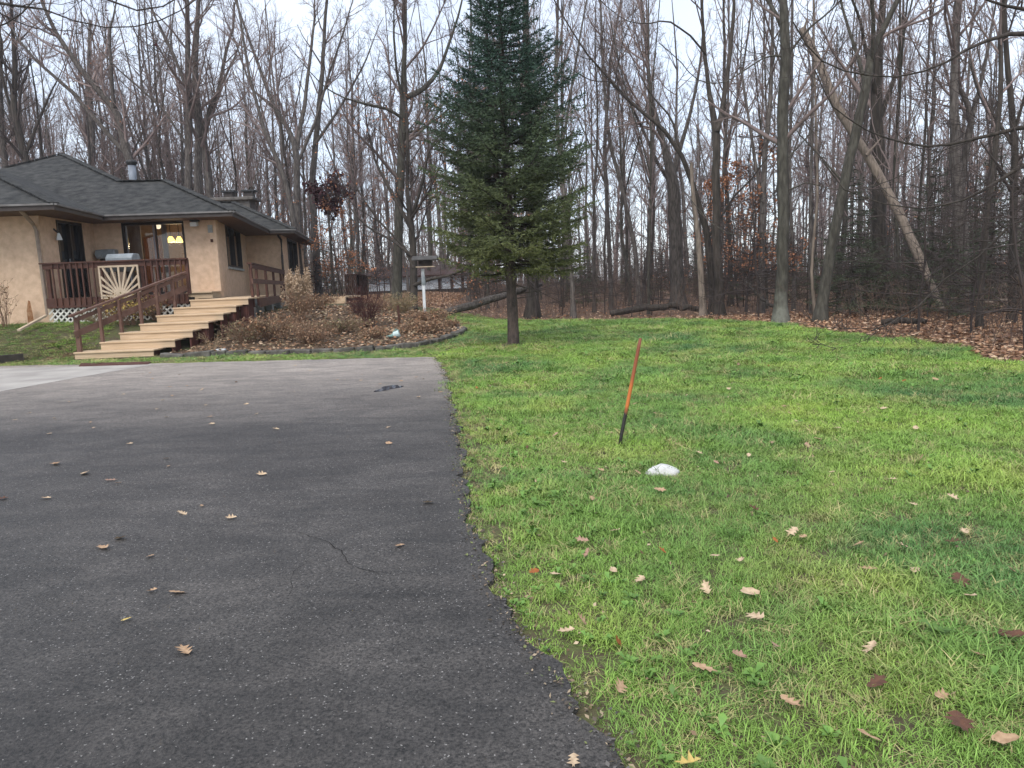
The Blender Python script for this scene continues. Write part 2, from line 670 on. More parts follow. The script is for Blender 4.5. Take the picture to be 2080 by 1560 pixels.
M['greymetal'] = mat('grey metal', (0.30, 0.33, 0.34), (0.22, 0.24, 0.25), rough=0.45, metal=0.2)
M['darkmetal'] = mat('dark metal', (0.05, 0.05, 0.05), (0.03, 0.03, 0.03), rough=0.5)
M['foundation'] = mat('foundation block', (0.42, 0.42, 0.40), (0.26, 0.27, 0.25), scale=5, rough=0.9)
M['white'] = mat('white paint', (0.72, 0.74, 0.74), (0.6, 0.62, 0.62), scale=3, rough=0.6)
M['grey'] = mat('grey curtain', (0.26, 0.25, 0.26), (0.2, 0.19, 0.2), rough=0.9, scale=3, stretch=(8, 8, 0.5))


def glass_mat(name, dark):
    m, n, l, b = node_mat(name)
    n.remove(b)
    out = n['Material Output']
    tr = n.new('ShaderNodeBsdfTransparent')
    tr.inputs[0].default_value = (dark, dark, dark, 1)
    gl = n.new('ShaderNodeBsdfGlossy')
    gl.inputs['Roughness'].default_value = 0.03
    no = n.new('ShaderNodeTexNoise')
    no.inputs['Scale'].default_value = 0.8
    bp = n.new('ShaderNodeBump')
    bp.inputs['Strength'].default_value = 0.03
    l.new(no.outputs['Fac'], bp.inputs['Height'])
    l.new(bp.outputs[0], gl.inputs['Normal'])
    fr = n.new('ShaderNodeFresnel')
    fr.inputs['IOR'].default_value = 1.5
    mx = n.new('ShaderNodeMixShader')
    l.new(fr.outputs[0], mx.inputs[0])
    l.new(tr.outputs[0], mx.inputs[1])
    l.new(gl.outputs[0], mx.inputs[2])
    l.new(mx.outputs[0], out.inputs['Surface'])
    return m


M['glass'] = glass_mat('window glass', 0.85)
M['darkglass'] = mat('dark window glass', (0.012, 0.013, 0.015), (0.018, 0.02, 0.022), rough=0.06, spec=0.5)  # dark interior behind the glass is put into the opaque pane colour


def emit_mat(name, c, s):
    m, n, l, b = node_mat(name)
    b.inputs['Base Color'].default_value = (*c, 1)
    b.inputs['Emission Color'].default_value = (*c, 1)
    b.inputs['Emission Strength'].default_value = s
    return m


def A3(p, z):
    return np.array([p[0], p[1], z])


PA, I1, PB, I2, PC, PE = [np.array(p) for p in ((-11.76, 19.78), (-12.3, 23.1), (-8.4, 23.25), (-9.77, 31.0), (-8.84, 31.4), (-10.35, 40.4))]
A0 = np.array((-20.0, 19.4))
RB = D(335, 367, 26.7)
slope_B = (RB[2] - E) / 3.35
plane = (A3(I1, E), A3(PB, E), RB)
RBl = hit_plane(245, 369, *plane)
PK = hit_plane(125, 313, *plane)
LK = hit_plane(8, 341, *plane)
LK2 = hit_plane(-180, 385, *plane)
L0 = A3((-20, 22.8), E)
dax = np.array([-0.16, 0.987, 0])
house = thing('house', 'tan stucco bungalow with a dark hipped roof, brown eaves and lit patio door', 'house', (-12, 24, 0.75))

Tk = (0, 0, -0.07)
roof = MB()
roof.prism([A3(I1, E), A3(PB, E), RB, RBl, PK, LK, LK2, L0], Tk)
roof.prism([A3(PB, E), A3(I2, E), RB], Tk)
back_e = A3(I2, E) + np.array([-14, 0.3, 0])
roof.prism([RB, A3(I2, E), A3(I2, E) + np.array([-6, 0, 0]), RBl], Tk)
roof.prism([PK, RBl, RBl + 6.0 * dax, PK + 3.0 * dax], Tk)
roof.prism([LK, PK, PK + 3 * dax, LK + 6 * dax], Tk)
# A wing: right-hand plane and front plane
va = np.array([-1.16, 0.83, 0])           # hip direction in plan
hipA = lambda t: A3(PA, E) + np.array([-1.0 - 0.16, 0.95, slope_B * 1.0]) * t
valA = lambda t: A3(I1, E) + np.array([-1.0 - 0.16, 0.95, slope_B * 1.0]) * t
roof.prism([A3(PA, E + 0.012), A3(I1, E + 0.012), valA(4.2), hipA(4.2)], Tk)
roof.prism([A3(A0, E), A3(PA, E), hipA(4.2), hipA(4.2) + np.array([-4, 0, 0])], Tk)
# C wing
RC = D(473, 411, 35.0)
RCl = D(415, 411, 34.8)
roof.prism([A3(PC, E), RC, RCl, A3((-14, 31.3), E)], Tk)
roof.prism([A3(PC, E), A3(PE, E), RC], Tk)
roof.prism([RC, A3(PE, E), RCl], Tk)
roof_o = roof.build('roof', M['shingle'], house)
# hip and ridge caps (raised strips)
for a, b in ((A3(PB, E), RB), (RB, RBl), (RBl, PK), (PK, LK), (A3(PA, E), hipA(4.2)), (A3(PC, E), RC), (RC, RCl)):
    caps = MB()
    n = max(2, int(np.linalg.norm(b - a) / 0.3))
    for i in range(n):
        p, q = a + (b - a) * i / n, a + (b - a) * (i + 1.02) / n
        caps.beam(p + np.array([0, 0, 0.015]), q + np.array([0, 0, 0.035]), 0.26, 0.03)
    caps.build('ridge_cap', M['shingle'], roof_o)

fas, gut = MB(), MB()
for a, b in ((A0, PA), (PA, I1), (I1, PB), (PB, I2), (I2, PC), (PC, PE)):
    fas.beam(A3(a, E - 0.10), A3(b, E - 0.10), 0.035, 0.12)
    gut.beam(A3(a, E - 0.02), A3(b, E - 0.02), 0.12, 0.05)
fas.build('fascia', M['fascia'], house)
gut.build('gutter', M['gutter'], house)

# wall plan
WA = D(90, 540, 20.95)[:2]
WI = D(194, 500, 24.0)[:2]
WB = D(445, 540, 24.05)[:2]
WJ = D(504, 540, 31.9)[:2]
WC = D(574, 520, 32.0)[:2]
WE_ = D(617, 520, 40.0)[:2]
sof = MB()
sz = E - 0.17
for quad in ((A0, PA, WA, (-20, 20.7)), (PA, I1, WI, WA), (I1, PB, WB, WI), (PB, I2, WJ, WB), (I2, PC, WC, WJ), (PC, PE, WE_, WC)):
    sof.prism([A3(q, sz) for q in quad], (0, 0, 0.02))
sof.build('soffit', M['soffit'], house)


def wall_pt(p0, p1, px, py):
    """pixel -> (distance along wall, height) on the vertical plane p0-p1"""
    h = hit_plane(px, py, A3(p0, 0), A3(p1, 0), A3(p0, 1))
    t = np.array(p1) - np.array(p0)
    L = np.linalg.norm(t)
    return float(np.dot(h[:2] - np.array(p0), t / L)), float(h[2])


def wall_frame(p0, p1):
    p0, p1 = np.array(p0, float), np.array(p1, float)
    t = (p1 - p0) / np.linalg.norm(p1 - p0)
    n = np.array([t[1], -t[0]])                # outward (towards camera for left-to-right walls)
    def at(s, z, o=0.0):
        q = p0 + t * s + n * o
        return np.array([q[0], q[1], z])
    return at, float(np.linalg.norm(p1 - p0))


def wall_box(mb, at, s0, s1, z0, z1, o0=-0.2, o1=0.0):
    c = [at(s0, z0, o1), at(s1, z0, o1), at(s1, z1, o1), at(s0, z1, o1)]
    mb.prism(c, at(0, 0, o0) - at(0, 0, o1))


def wall(p0, p1, z0, z1, openings=()):
    at, L = wall_frame(p0, p1)
    mb = MB()
    x = 0.0
    for (a, b, za, zb) in sorted(openings):
        wall_box(mb, at, x, a, z0, z1)
        if za > z0:
            wall_box(mb, at, a, b, z0, za)
        wall_box(mb, at, a, b, zb, z1)
        x = b
    wall_box(mb, at, x, L, z0, z1)
    mb.build('wall', M['stucco'], house)
    return at


GZ, WZ = 0.3, E - 0.165
DECK_Z = 1.49
at = wall((-20, 20.75), WA, GZ, WZ)
# side wall of the front wing with the dark door
s0, _ = wall_pt(WA, WI, 119, 500)
s1, _ = wall_pt(WA, WI, 170, 500)
_, zt = wall_pt(WA, WI, 145, 451)
atA = wall(WA, WI, GZ, WZ, [(s0, s1, DECK_Z, zt)])
dr = MB()
wall_box(dr, atA, s0 + 0.06, s1 - 0.06, DECK_Z + 0.02, zt - 0.06, -0.16, -0.1)
door = dr.build('door', M['darkglass'], house)
fr = MB()
for (a, b, za, zb) in ((s0, s0 + 0.07, DECK_Z, zt), (s1 - 0.07, s1, DECK_Z, zt), (s0, s1, zt - 0.07, zt), ((s0 + s1) / 2 - 0.03, (s0 + s1) / 2 + 0.03, DECK_Z, zt)):
    wall_box(fr, atA, a, b, za, zb, -0.12, 0.015)
fr.build('frame', M['darkframe'], door)
for sgn in (-1, 1):
    hb = MB()
    wall_box(hb, atA, (s0 + s1) / 2 + sgn * 0.09 - 0.012, (s0 + s1) / 2 + sgn * 0.09 + 0.012, DECK_Z + 0.9, DECK_Z + 1.15, -0.06, -0.03)
    hb.build('handle', M['greymetal'], door)

# centre wall with the patio door
b0, _ = wall_pt(WI, WB, 251, 500)
b1, _ = wall_pt(WI, WB, 377, 500)
_, bt = wall_pt(WI, WB, 310, 451)
atB = wall(WI, WB, GZ, WZ, [(b0, b1, DECK_Z, bt)])
slider = MB()
for (a, b, za, zb) in ((b0, b0 + 0.08, DECK_Z, bt), (b1 - 0.06, b1, DECK_Z, bt), (b0, b1, bt - 0.08, bt), (b0, b1, DECK_Z, DECK_Z + 0.08)):
    wall_box(slider, atB, a, b, za, zb, -0.15, 0.02)
slider_o = slider.build('patio_door', M['darkframe'], house)
nb_ = [b0 + 0.08, b0 + 0.08 + (b1 - b0 - 0.14) * 0.5, b1 - 0.06]
for i in range(2):
    st = MB()
    q0, q1 = nb_[i], nb_[i + 1]
    oo = -0.06 - 0.05 * i
    for (a, b, za, zb) in ((q0, q0 + 0.05, DECK_Z + 0.08, bt - 0.08), (q1 - 0.05, q1, DECK_Z + 0.08, bt - 0.08)):
        wall_box(st, atB, a, b, za, zb, oo - 0.03, oo)
    st.build('sash', M['darkframe'] if i else M['grey'], slider_o)
    gp = MB()
    wall_box(gp, atB, q0 + 0.05, q1 - 0.05, DECK_Z + 0.08, bt - 0.08, oo - 0.02, oo - 0.012)
    gp.build('pane', M['glass'], slider_o)
# the room seen through the patio door
M['room'] = mat('room wall', (0.42, 0.30, 0.19), (0.36, 0.25, 0.15), rough=0.9)
M['oakdoor'] = mat('varnished inner door', (0.30, 0.12, 0.035), (0.22, 0.08, 0.022), rough=0.5, stretch=(6, 6, 0.6))
rm = MB()
RW = float(np.linalg.norm(np.array(WB) - np.array(WI))) - 1.05
wall_box(rm, atB, -0.3, RW + 0.1, 1.3, 4.0, -3.7, -3.6)
wall_box(rm, atB, -0.4, -0.3, 1.3, 4.0, -3.7, -0.21)
wall_box(rm, atB, RW, RW + 0.1, 1.3, 4.0, -3.6, -0.21)
wall_box(rm, atB, -0.3, RW, 3.98, 4.05, -3.6, -0.21)
wall_box(rm, atB, -0.3, RW, 1.3, 1.46, -3.6, -0.21)
room = rm.build('room', M['room'], house)
for (pxa, pxb, dep, nm, mm) in ((262, 282, -1.2, 'curtain', 'grey'), (278, 288, -0.7, 'curtain', 'grey'), (293, 306, -3.4, 'inner_door', 'oakdoor'), (308, 328, -3.4, 'inner_door', 'oakdoor'), (331, 341, -0.5, 'curtain', 'grey'), (262, 276, -3.4, 'cupboard', 'oakdoor')):
    p0_, p1_ = atB(0, 0, dep)[:2], atB(4, 0, dep)[:2]
    sa, _ = wall_pt(p0_, p1_, pxa, 500)
    sb, _ = wall_pt(p0_, p1_, pxb, 500)
    bx = MB()
    wall_box(bx, atB, sa, sb, 1.47, 3.55 if mm != 'grey' else 3.8, dep - 0.04, dep)
    bx.build(nm, M[mm], room)
M['lampglow'] = emit_mat('lit yellow shade', (1.0, 0.72, 0.16), 2.2)
M['globeglow'] = emit_mat('lit globe', (1.0, 0.86, 0.62), 0.9)
for (px, py, rr) in ((347, 487, 0.14), (364, 487, 0.12)):
    p0_, p1_ = atB(0, 0, -1.6)[:2], atB(4, 0, -1.6)[:2]
    sa, za = wall_pt(p0_, p1_, px, py)
    c = atB(sa, za, -1.6)
    lp = MB().lathe(c - np.array([0, 0, 0.09]), [(rr, 0), (rr * 0.95, 0.05), (rr * 0.7, 0.13), (rr * 0.42, 0.19), (0.05, 0.2)], 14)
    lp.build('lamp_shade', M['lampglow'], room, True)
    MB().tube([c + np.array([0, 0, 0.1]), np.array([c[0], c[1], 3.98])], [0.012, 0.012], 6).build('lamp_cord', M['darkmetal'], room)
    pl_ = bpy.data.lights.new('lamp_light', 'POINT')
    pl_.energy = 16
    pl_.color = (1.0, 0.78, 0.5)
    pl_.shadow_soft_size = 0.1
    plo = bpy.data.objects.new('lamp_light', pl_)
    COL.objects.link(plo)
    plo.location = c - np.array([0, 0.0, 0.16])
p0_, p1_ = atB(0, 0, -1.0)[:2], atB(4, 0, -1.0)[:2]
sa, za = wall_pt(p0_, p1_, 321, 459)
c = atB(sa, za, -1.0)
MB().lathe(c - np.array([0, 0, 0.1]), [(0.01, 0), (0.06, 0.02), (0.095, 0.07), (0.1, 0.1), (0.095, 0.14), (0.06, 0.19), (0.02, 0.2)], 14).build('globe_lamp', M['globeglow'], room, True)

# right-hand side walls with windows
def window_on(at, a, b, za, zb, sill=True):
    f = MB()
    w = 0.07
    for (q0, q1, y0, y1) in ((a, a + w, za, zb), (b - w, b, za, zb), (a + w, b - w, zb - w, zb), (a + w, b - w, za, za + w), ((a + b) / 2 - 0.025, (a + b) / 2 + 0.025, za + w, zb - w)):
        wall_box(f, at, q0, q1, y0, y1, -0.12, 0.02)
    fo = f.build('window', M['darkframe'], house)
    for (q0, q1) in ((a + w, (a + b) / 2 - 0.025), ((a + b) / 2 + 0.025, b - w)):
        p = MB()
        wall_box(p, at, q0, q1, za + w, zb - w, -0.1, -0.07)
        p.build('pane', M['darkglass'], fo)
    s = MB()
    wall_box(s, at, a - 0.05, b + 0.05, za - 0.08, za - 0.003, -0.1, 0.06)
    s.build('sill', M['foundation'], fo)


a0, _ = wall_pt(WB, WJ, 460, 500)
a1, _ = wall_pt(WB, WJ, 489, 500)
_, z1_ = wall_pt(WB, WJ, 472, 462)
_, z0_ = wall_pt(WB, WJ, 478, 544)
at_ = wall(WB, WJ, GZ, WZ, [(a0, a1, z0_, z1_)])
window_on(at_, a0, a1, z0_, z1_)
atBs = at_
wall(WJ, WC, GZ, WZ)
a0, _ = wall_pt(WC, WE_, 585, 520)
a1, _ = wall_pt(WC, WE_, 604, 520)
_, z1_ = wall_pt(WC, WE_, 595, 489)
_, z0_ = wall_pt(WC, WE_, 595, 554)
at_ = wall(WC, WE_, GZ, WZ, [(a0, a1, z0_, z1_)])
window_on(at_, a0, a1, z0_, z1_)
wall(WE_, (-20, 40.6), GZ, WZ)
# unseen core added so that no daylight leaks through the shell
MB().prism([A3(p, 1.2) for p in ((-19.5, 25), (-14.4, 28.2), (-12.6, 28.2), (-12.6, 33), (-12.2, 39), (-19.5, 39))], (0, 0, 2.5)).build('daylight_block', M['room'], house)
# foundation band
fd = MB()
for p, q in ((WB, WJ), (WJ, WC)):
    at_, L_ = wall_frame(p, q)
    wall_box(fd, at_, 0.05, L_ - 0.05, 0.2, 1.12, -0.1, 0.025)
fd.build('foundation', M['foundation'], house)
# downspouts
ds = MB()
ea = D(38, 424, 19.75)
ds.tube([ea, D(52, 438, 20.2), D(68, 456, 20.82), D(74, 470, 20.86), D(86, 560, 20.86), D(97, 640, 20.86)], [0.05] * 6, 8)
ds.build('downspout', mat('tan downspout', (0.33, 0.26, 0.20), (0.26, 0.2, 0.16), rough=0.5), house)
ds = MB()
ds.tube([D(562, 472, 31.45), D(566, 480, 31.8), D(571, 487, 31.9), D(573, 520, 31.9), D(577, 580, 31.9)], [0.05] * 5, 8)
ds.build('downspout', M['fascia'], house)
# wall lantern beside the dark door, flood lamp, meter box
c = atA(s0 - 0.16, wall_pt(WA, WI, 117, 480)[1], 0.12)
ln = MB().lathe(c - np.array([0, 0, 0.12]), [(0.1, 0), (0.085, 0.06), (0.05, 0.17), (0.03, 0.2)], 4)
lo_ = ln.build('wall_lantern', M['white'], house)
MB().beam(c + np.array([0, 0, 0.08]), atA(s0 - 0.16, c[2] + 0.2, 0.0), 0.04, 0.04).build('bracket', M['darkmetal'], lo_)
c = atB(wall_pt(WI, WB, 399, 455)[0], wall_pt(WI, WB, 399, 455)[1], 0.1)
fl = MB().beam(c, c + np.array([0, -0.16, -0.03]), 0.2, 0.13)
flo = fl.build('flood_lamp', M['white'], house)
MB().beam(c + np.array([0, 0.08, 0.1]), c + np.array([0, -0.14, 0.1]), 0.24, 0.06).build('hood', M['darkmetal'], flo)
bx = MB()
q = wall_pt(WI, WB, 428, 465)
wall_box(bx, atB, q[0] - 0.07, q[0] + 0.07, q[1] - 0.12, q[1] + 0.12, 0.0, 0.06)
bx.build('meter_box', M['foundation'], house)
bx = MB()
q = wall_pt(WI, WB, 431, 489)
wall_box(bx, atB, q[0] - 0.04, q[0] + 0.04, q[1] - 0.05, q[1] + 0.05, 0.0, 0.04)
bx.build('outlet_cover', M['brownwood'], house)
# roof vent pipe and chimney
c = D(270, 372, 28.6)
top = D(267, 328, 28.6)
fp = MB().tube([c - np.array([0, 0, 0.7]), top - np.array([0, 0, 0.12])], [0.14, 0.14], 14)
fpo = fp.build('flue_pipe', mat('galvanised flue', (0.24, 0.27, 0.31), (0.15, 0.165, 0.19), rough=0.55, metal=0.1, stretch=(1, 1, 0.3)), roof_o, True)
MB().lathe(top - np.array([0, 0, 0.16]), [(0.13, 0), (0.17, 0.05), (0.2, 0.12), (0.19, 0.17), (0.15, 0.2)], 14).build('flue_cap', M['darkmetal'], roof_o, True)
c = D(476, 440, 37.5)
cw = 0.85
zt_ = D(476, 404, 37.5)[2]
M['chim'] = mat('chimney stone', (0.16, 0.145, 0.13), (0.10, 0.09, 0.08), scale=4, rough=0.9, bump=0.4)
ch = MB().box(c[0] - cw, c[0] + cw * 0.95, c[1], c[1] + 0.9, 3.9, zt_ - 0.08)
cho = ch.build('chimney', M['chim'], roof_o)
MB().box(c[0] - cw - 0.2, c[0] + cw + 0.2, c[1] - 0.18, c[1] + 1.1, zt_ - 0.08, zt_ + 0.08).build('chimney_slab', M['chim'], roof_o, bevel=0.03)
for px in (461, 502):
    p = D(px, 404, 37.5)
    k = MB().box(p[0] - 0.22, p[0] + 0.22, p[1] + 0.2, p[1] + 0.6, zt_ + 0.08, zt_ + 0.36)
    k.build('chimney_pot', M['fascia'], roof_o)
    MB().box(p[0] - 0.33, p[0] + 0.33, p[1] + 0.1, p[1] + 0.7, zt_ + 0.36, zt_ + 0.44).build('chimney_cap', M['darkmetal'], roof_o)

# white / pale specks of leaf on roof and rust mark on wall
M['rust'] = mat('rust stain', (0.26, 0.115, 0.05), (0.42, 0.26, 0.15), scale=9, rough=0.9)
y_w = 20.72
st = MB().add([D(57, 610, y_w), D(61, 612, y_w), D(66, 635, y_w), D(69, 654, y_w), D(57, 656, y_w), D(54, 630, y_w)], [(0, 1, 2, 3, 4, 5)])
st.build('rust_stain', M['rust'], house)

# ------------------------------------------------------------------ front deck with balustrade
DY = 20.72
dl, drr = D(95, 600, DY), D(383, 600, DY)
deck = thing('front_deck', 'raised front deck with brown balustrade and white lattice skirt before the patio door', 'deck', (-11, 21.5, 0.7))
nb = 14
for i in range(nb):
    y0, y1 = DY + i * 3.2 / nb, DY + (i + 0.94) * 3.2 / nb
    MB().box(max(dl[0], -13.25 - 0.02 * i), D(385, 600, y1)[0] - 0.01, y0, y1, DECK_Z - 0.04, DECK_Z).build('deck_board', M['railwood'], deck)
MB().box(dl[0], drr[0], DY - 0.045, DY - 0.003, DECK_Z - 0.27, DECK_Z - 0.004).build('rim_board', M['brownwood'], deck)
RT = DECK_Z + 0.98
MB().box(dl[0] - 0.06, drr[0] + 0.06, DY - 0.10, DY + 0.06, RT - 0.04, RT).build('hand_rail', M['brownwood'], deck)
MB().box(dl[0], drr[0], DY - 0.045, DY - 0.005, RT - 0.18, RT - 0.042).build('upper_rail', M['brownwood'], deck)
posts_px = [98, 206, 290, 381]
for px in posts_px:
    x = D(px, 570, DY)[0]
    MB().box(x - 0.045, x + 0.045, DY + 0.0, DY + 0.09, DECK_Z + 0.001, RT - 0.041).build('post', M['brownwood'], deck)
pan0, pan1 = D(207, 570, DY)[0], D(288, 570, DY)[0]
for px in (112, 124, 137, 149, 161, 172, 184, 195, 300, 313, 325, 337, 349, 361, 372):
    x = D(px, 570, DY)[0]
    MB().box(x - 0.018, x + 0.018, DY - 0.085, DY - 0.046, DECK_Z - 0.2, RT - 0.041).build('baluster', M['brownwood'], deck)
# sunburst panel
sp_z0, sp_z1 = DECK_Z - 0.02, RT - 0.14
cx = (pan0 + pan1) / 2
fr = MB()
yb0, yb1 = DY - 0.14, DY - 0.10
for (x0, x1, z0, z1) in ((pan0, pan1, sp_z1 - 0.05, sp_z1), (pan0, pan0 + 0.045, sp_z0, sp_z1 - 0.05), (pan1 - 0.045, pan1, sp_z0, sp_z1 - 0.05), (pan0, pan1, sp_z0 - 0.04, sp_z0)):
    fr.box(x0, x1, yb0, yb1, z0, z1)
panel = fr.build('sunburst_panel', M['cream'], deck)
sun_disc = MB()
pts = [(cx + 0.19 * math.cos(a), yb0 - 0.004, sp_z0 + 0.19 * math.sin(a)) for a in np.linspace(0, math.pi, 15)]
sun_disc.prism(pts, (0, 0.04, 0))
sun_disc.build('sun_disc', M['cream'], panel)
for i in range(13):
    a = math.radians(6 + i * 14)
    hx, hz = (pan1 - pan0) / 2 - 0.04, sp_z1 - sp_z0 - 0.05
    t = min(hx / max(abs(math.cos(a)), 1e-3), hz / max(math.sin(a), 1e-3))
    MB().beam((cx + 0.17 * math.cos(a), yb0 + 0.02, sp_z0 + 0.17 * math.sin(a)), (cx + t * math.cos(a), yb0 + 0.02, sp_z0 + t * math.sin(a)), 0.03, 0.05, up=(-math.sin(a), 0, math.cos(a))).build('sun_ray', M['cream'], panel)
# lattice skirt below the rim
lat = MB()
lz0, lz1 = 0.72, DECK_Z - 0.28
for sg in (1, -1):
    x = dl[0] - 0.5
    while x < drr[0] + 0.5:
        xa, xb = (x, x + (lz1 - lz0)) if sg == 1 else (x + (lz1 - lz0), x)
        za, zb = lz0, lz1
        ca, cb = max(dl[0], min(drr[0], xa)), max(dl[0], min(drr[0], xb))
        if abs(ca - cb) > 0.02:
            ta, tb = (ca - xa) / (xb - xa), (cb - xa) / (xb - xa)
            yy = DY + (0.01 if sg == 1 else 0.024)
            MB().beam((ca, yy, za + (zb - za) * ta), (cb, yy, za + (zb - za) * tb), 0.012, 0.042).build('lattice_slat', M['lattice'], deck)
        x += 0.165
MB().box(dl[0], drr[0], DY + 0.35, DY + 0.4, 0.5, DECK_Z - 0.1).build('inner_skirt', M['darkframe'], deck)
MB().box(dl[0] - 0.03, dl[0] + 0.1, DY + 0.01, DY + 0.12, 0.55, DECK_Z - 0.27).build('corner_board', M['cream'], deck)

# grill and wall unit on the deck
gp0 = D(252, 540, 21.6)
grill = thing('barbecue_grill', 'grey hooded barbecue grill standing on the deck behind the rail', 'grill', (gp0[0], 21.6, DECK_Z))
hz = D(252, 530, 21.6)[2]
prof = [(-0.27, hz - 0.05), (-0.27, hz + 0.09), (-0.16, hz + 0.2), (0.16, hz + 0.2), (0.24, hz + 0.1), (0.27, hz - 0.05)]
hd = MB().prism([(gp0[0] - 0.38, 21.6 + a, b) for a, b in prof], (0.76, 0, 0))
hd.build('hood', M['greymetal'], grill, bevel=0.015)
MB().box(gp0[0] - 0.4, gp0[0] + 0.4, 21.32, 21.88, hz - 0.3, hz - 0.053).build('firebox', M['darkmetal'], grill)
MB().box(gp0[0] + 0.42, gp0[0] + 0.72, 21.36, 21.84, hz - 0.1, hz - 0.06).build('side_shelf', M['greymetal'], grill)
for sx in (-0.34, 0.34):
    for sy in (-0.22, 0.22):
        MB().box(gp0[0] + sx - 0.02, gp0[0] + sx + 0.02, 21.6 + sy - 0.02, 21.6 + sy + 0.02, DECK_Z + 0.001, hz - 0.301).build('leg', M['darkmetal'], grill)
q0, q1 = wall_pt(WI, WB, 202, 508), wall_pt(WI, WB, 243, 525)
unit = thing('hose_reel_box', 'grey wall-mounted hose reel box beside the patio door', 'hose reel', atB((q0[0] + q1[0]) / 2, q1[1], 0))
bx = MB()
wall_box(bx, atB, q0[0], q1[0], q1[1], q0[1], 0.004, 0.3)
bx.build('cabinet', M['greymetal'], unit, bevel=0.03)
cc = atB(q0[0] + 0.14, (q0[1] + q1[1]) / 2, 0.30)
MB().tube([cc, cc + np.array([0, -0.09, 0])], [0.1, 0.1], 16).build('reel_knob', M['greymetal'], unit)
bx = MB()
wall_box(bx, atB, q0[0] + 0.1, q1[0] - 0.35, q1[1] - 0.12, q1[1] - 0.003, 0.004, 0.22)
bx.build('bracket', M['darkmetal'], unit)

# ------------------------------------------------------------------ cascading stairs
LPX = [(151, 716), (204, 695), (243, 676), (284, 658), (318, 641), (352, 625), (386, 609)]
RPX = [(311, 711), (354, 689), (390, 669), (422, 651), (452, 633), (478, 617), (503, 602)]
SY = [17.85, 18.3, 18.75, 19.2, 19.65, 20.1, 20.5]
stairs = thing('front_stairs', 'wide tan wooden stairs climbing from the driveway to the deck', 'stairs', (-9.5, 19, 0))
stepinfo = []
for k in range(7):
    l_ = D(*LPX[k], SY[k])
    r_ = D(*RPX[k], SY[k] + 0.1)
    z = l_[2]
    z0 = stepinfo[-1][2] if k else 0.02
    stepinfo.append((l_, r_, z))
    dep = 0.62 if k < 6 else 0.9
    tr = [(l_[0] - 0.015, l_[1] - 0.03, z), (r_[0] + 0.03, r_[1] - 0.03, z), (r_[0] + 0.03, r_[1] + dep, z), (l_[0] - 0.015, l_[1] + dep, z)]
    MB().prism(tr, (0, 0, -0.04)).build('tread', M['tanboard'], stairs, bevel=0.006)
    rs = [(l_[0], l_[1], z - 0.042), (r_[0], r_[1], z - 0.042), (r_[0], r_[1], z0 + 0.002), (l_[0], l_[1], z0 + 0.002)]
    MB().prism(rs, (0, 0.03, 0)).build('riser', M['tanboard'], stairs)
for k in range(7):
    l_, r_, z = stepinfo[k]
    y1 = stepinfo[k + 1][1][1] if k < 6 else 21.2
    zb = 0.02
    MB().box(r_[0] - 0.10, r_[0] - 0.06, r_[1] + 0.035, y1 + 0.03 if k < 6 else y1, zb, z - 0.045).build('skirt_board', M['skirtwood'], stairs)
    MB().box(l_[0] + 0.06, l_[0] + 0.10, l_[1] + 0.035, (stepinfo[k + 1][0][1] if k < 6 else 20.6) + 0.03, zb, z - 0.045).build('skirt_board', M['skirtwood'], stairs)
# brown back panels visible below the treads on the right
for (a, b) in ((2, 3), (4, 5), (5, 6)):
    r_ = stepinfo[b][1]
    MB().box(stepinfo[a][1][0] - 0.05, r_[0] - 0.03, r_[1] + 0.06, r_[1] + 0.1, 0.05, stepinfo[b][2] - 0.06).build('skirt_board', M['skirtwood'], stairs)
# plank under the first step
MB().prism([G(160, 743, 0.045), G(300, 738.5, 0.045), G(308, 734, 0.045), G(165, 737, 0.045)], (0, 0, -0.03)).build('base_plank', M['skirtwood'], stairs)

hr = thing('stair_handrail', 'weathered brown handrail along the open edge of the tan stairs', 'handrail', (-10.4, 18, 0.2))
tops = []
for (px, yt, k, dx) in ((155, 642, 0, 0.07), (205, 622, 1, 0.03), (246, 606, 2, 0.03), (286, 590, 3, 0.03), (321, 577, 4, 0.03), (353, 564, 5, 0.03), (378, 553, 6, -0.06)):
    l_ = stepinfo[k][0]
    x = l_[0] + dx
    y = l_[1] + (0.08 if k == 0 else 0.02)
    zt = D(px, yt, y)[2]
    tops.append(np.array([x, y, zt]))
    zb = stepinfo[k][2] + 0.001
    if k < 6:
        w = 0.05 if k == 0 else 0.032
        MB().box(x - w, x + w, y, y + 0.08, zb, zt - 0.03).build('post', M['railwood'], hr)
a, b = tops[0] + np.array([-0.06, -0.12, -0.0]), tops[-1]
MB().beam(a, b, 0.13, 0.05).build('hand_rail', M['railwood'], hr)
dn = np.array([0, -0.06, -0.44])
MB().beam(tops[0] + dn + np.array([-0.02, 0, 0]), tops[-1] + dn + np.array([0, 0, 0.02]), 0.04, 0.15).build('lower_rail', M['railwood'], hr)
MB().beam(tops[0] + np.array([0, -0.03, -0.1]), tops[-1] + np.array([0, -0.03, -0.1]), 0.035, 0.09).build('upper_rail', M['railwood'], hr)

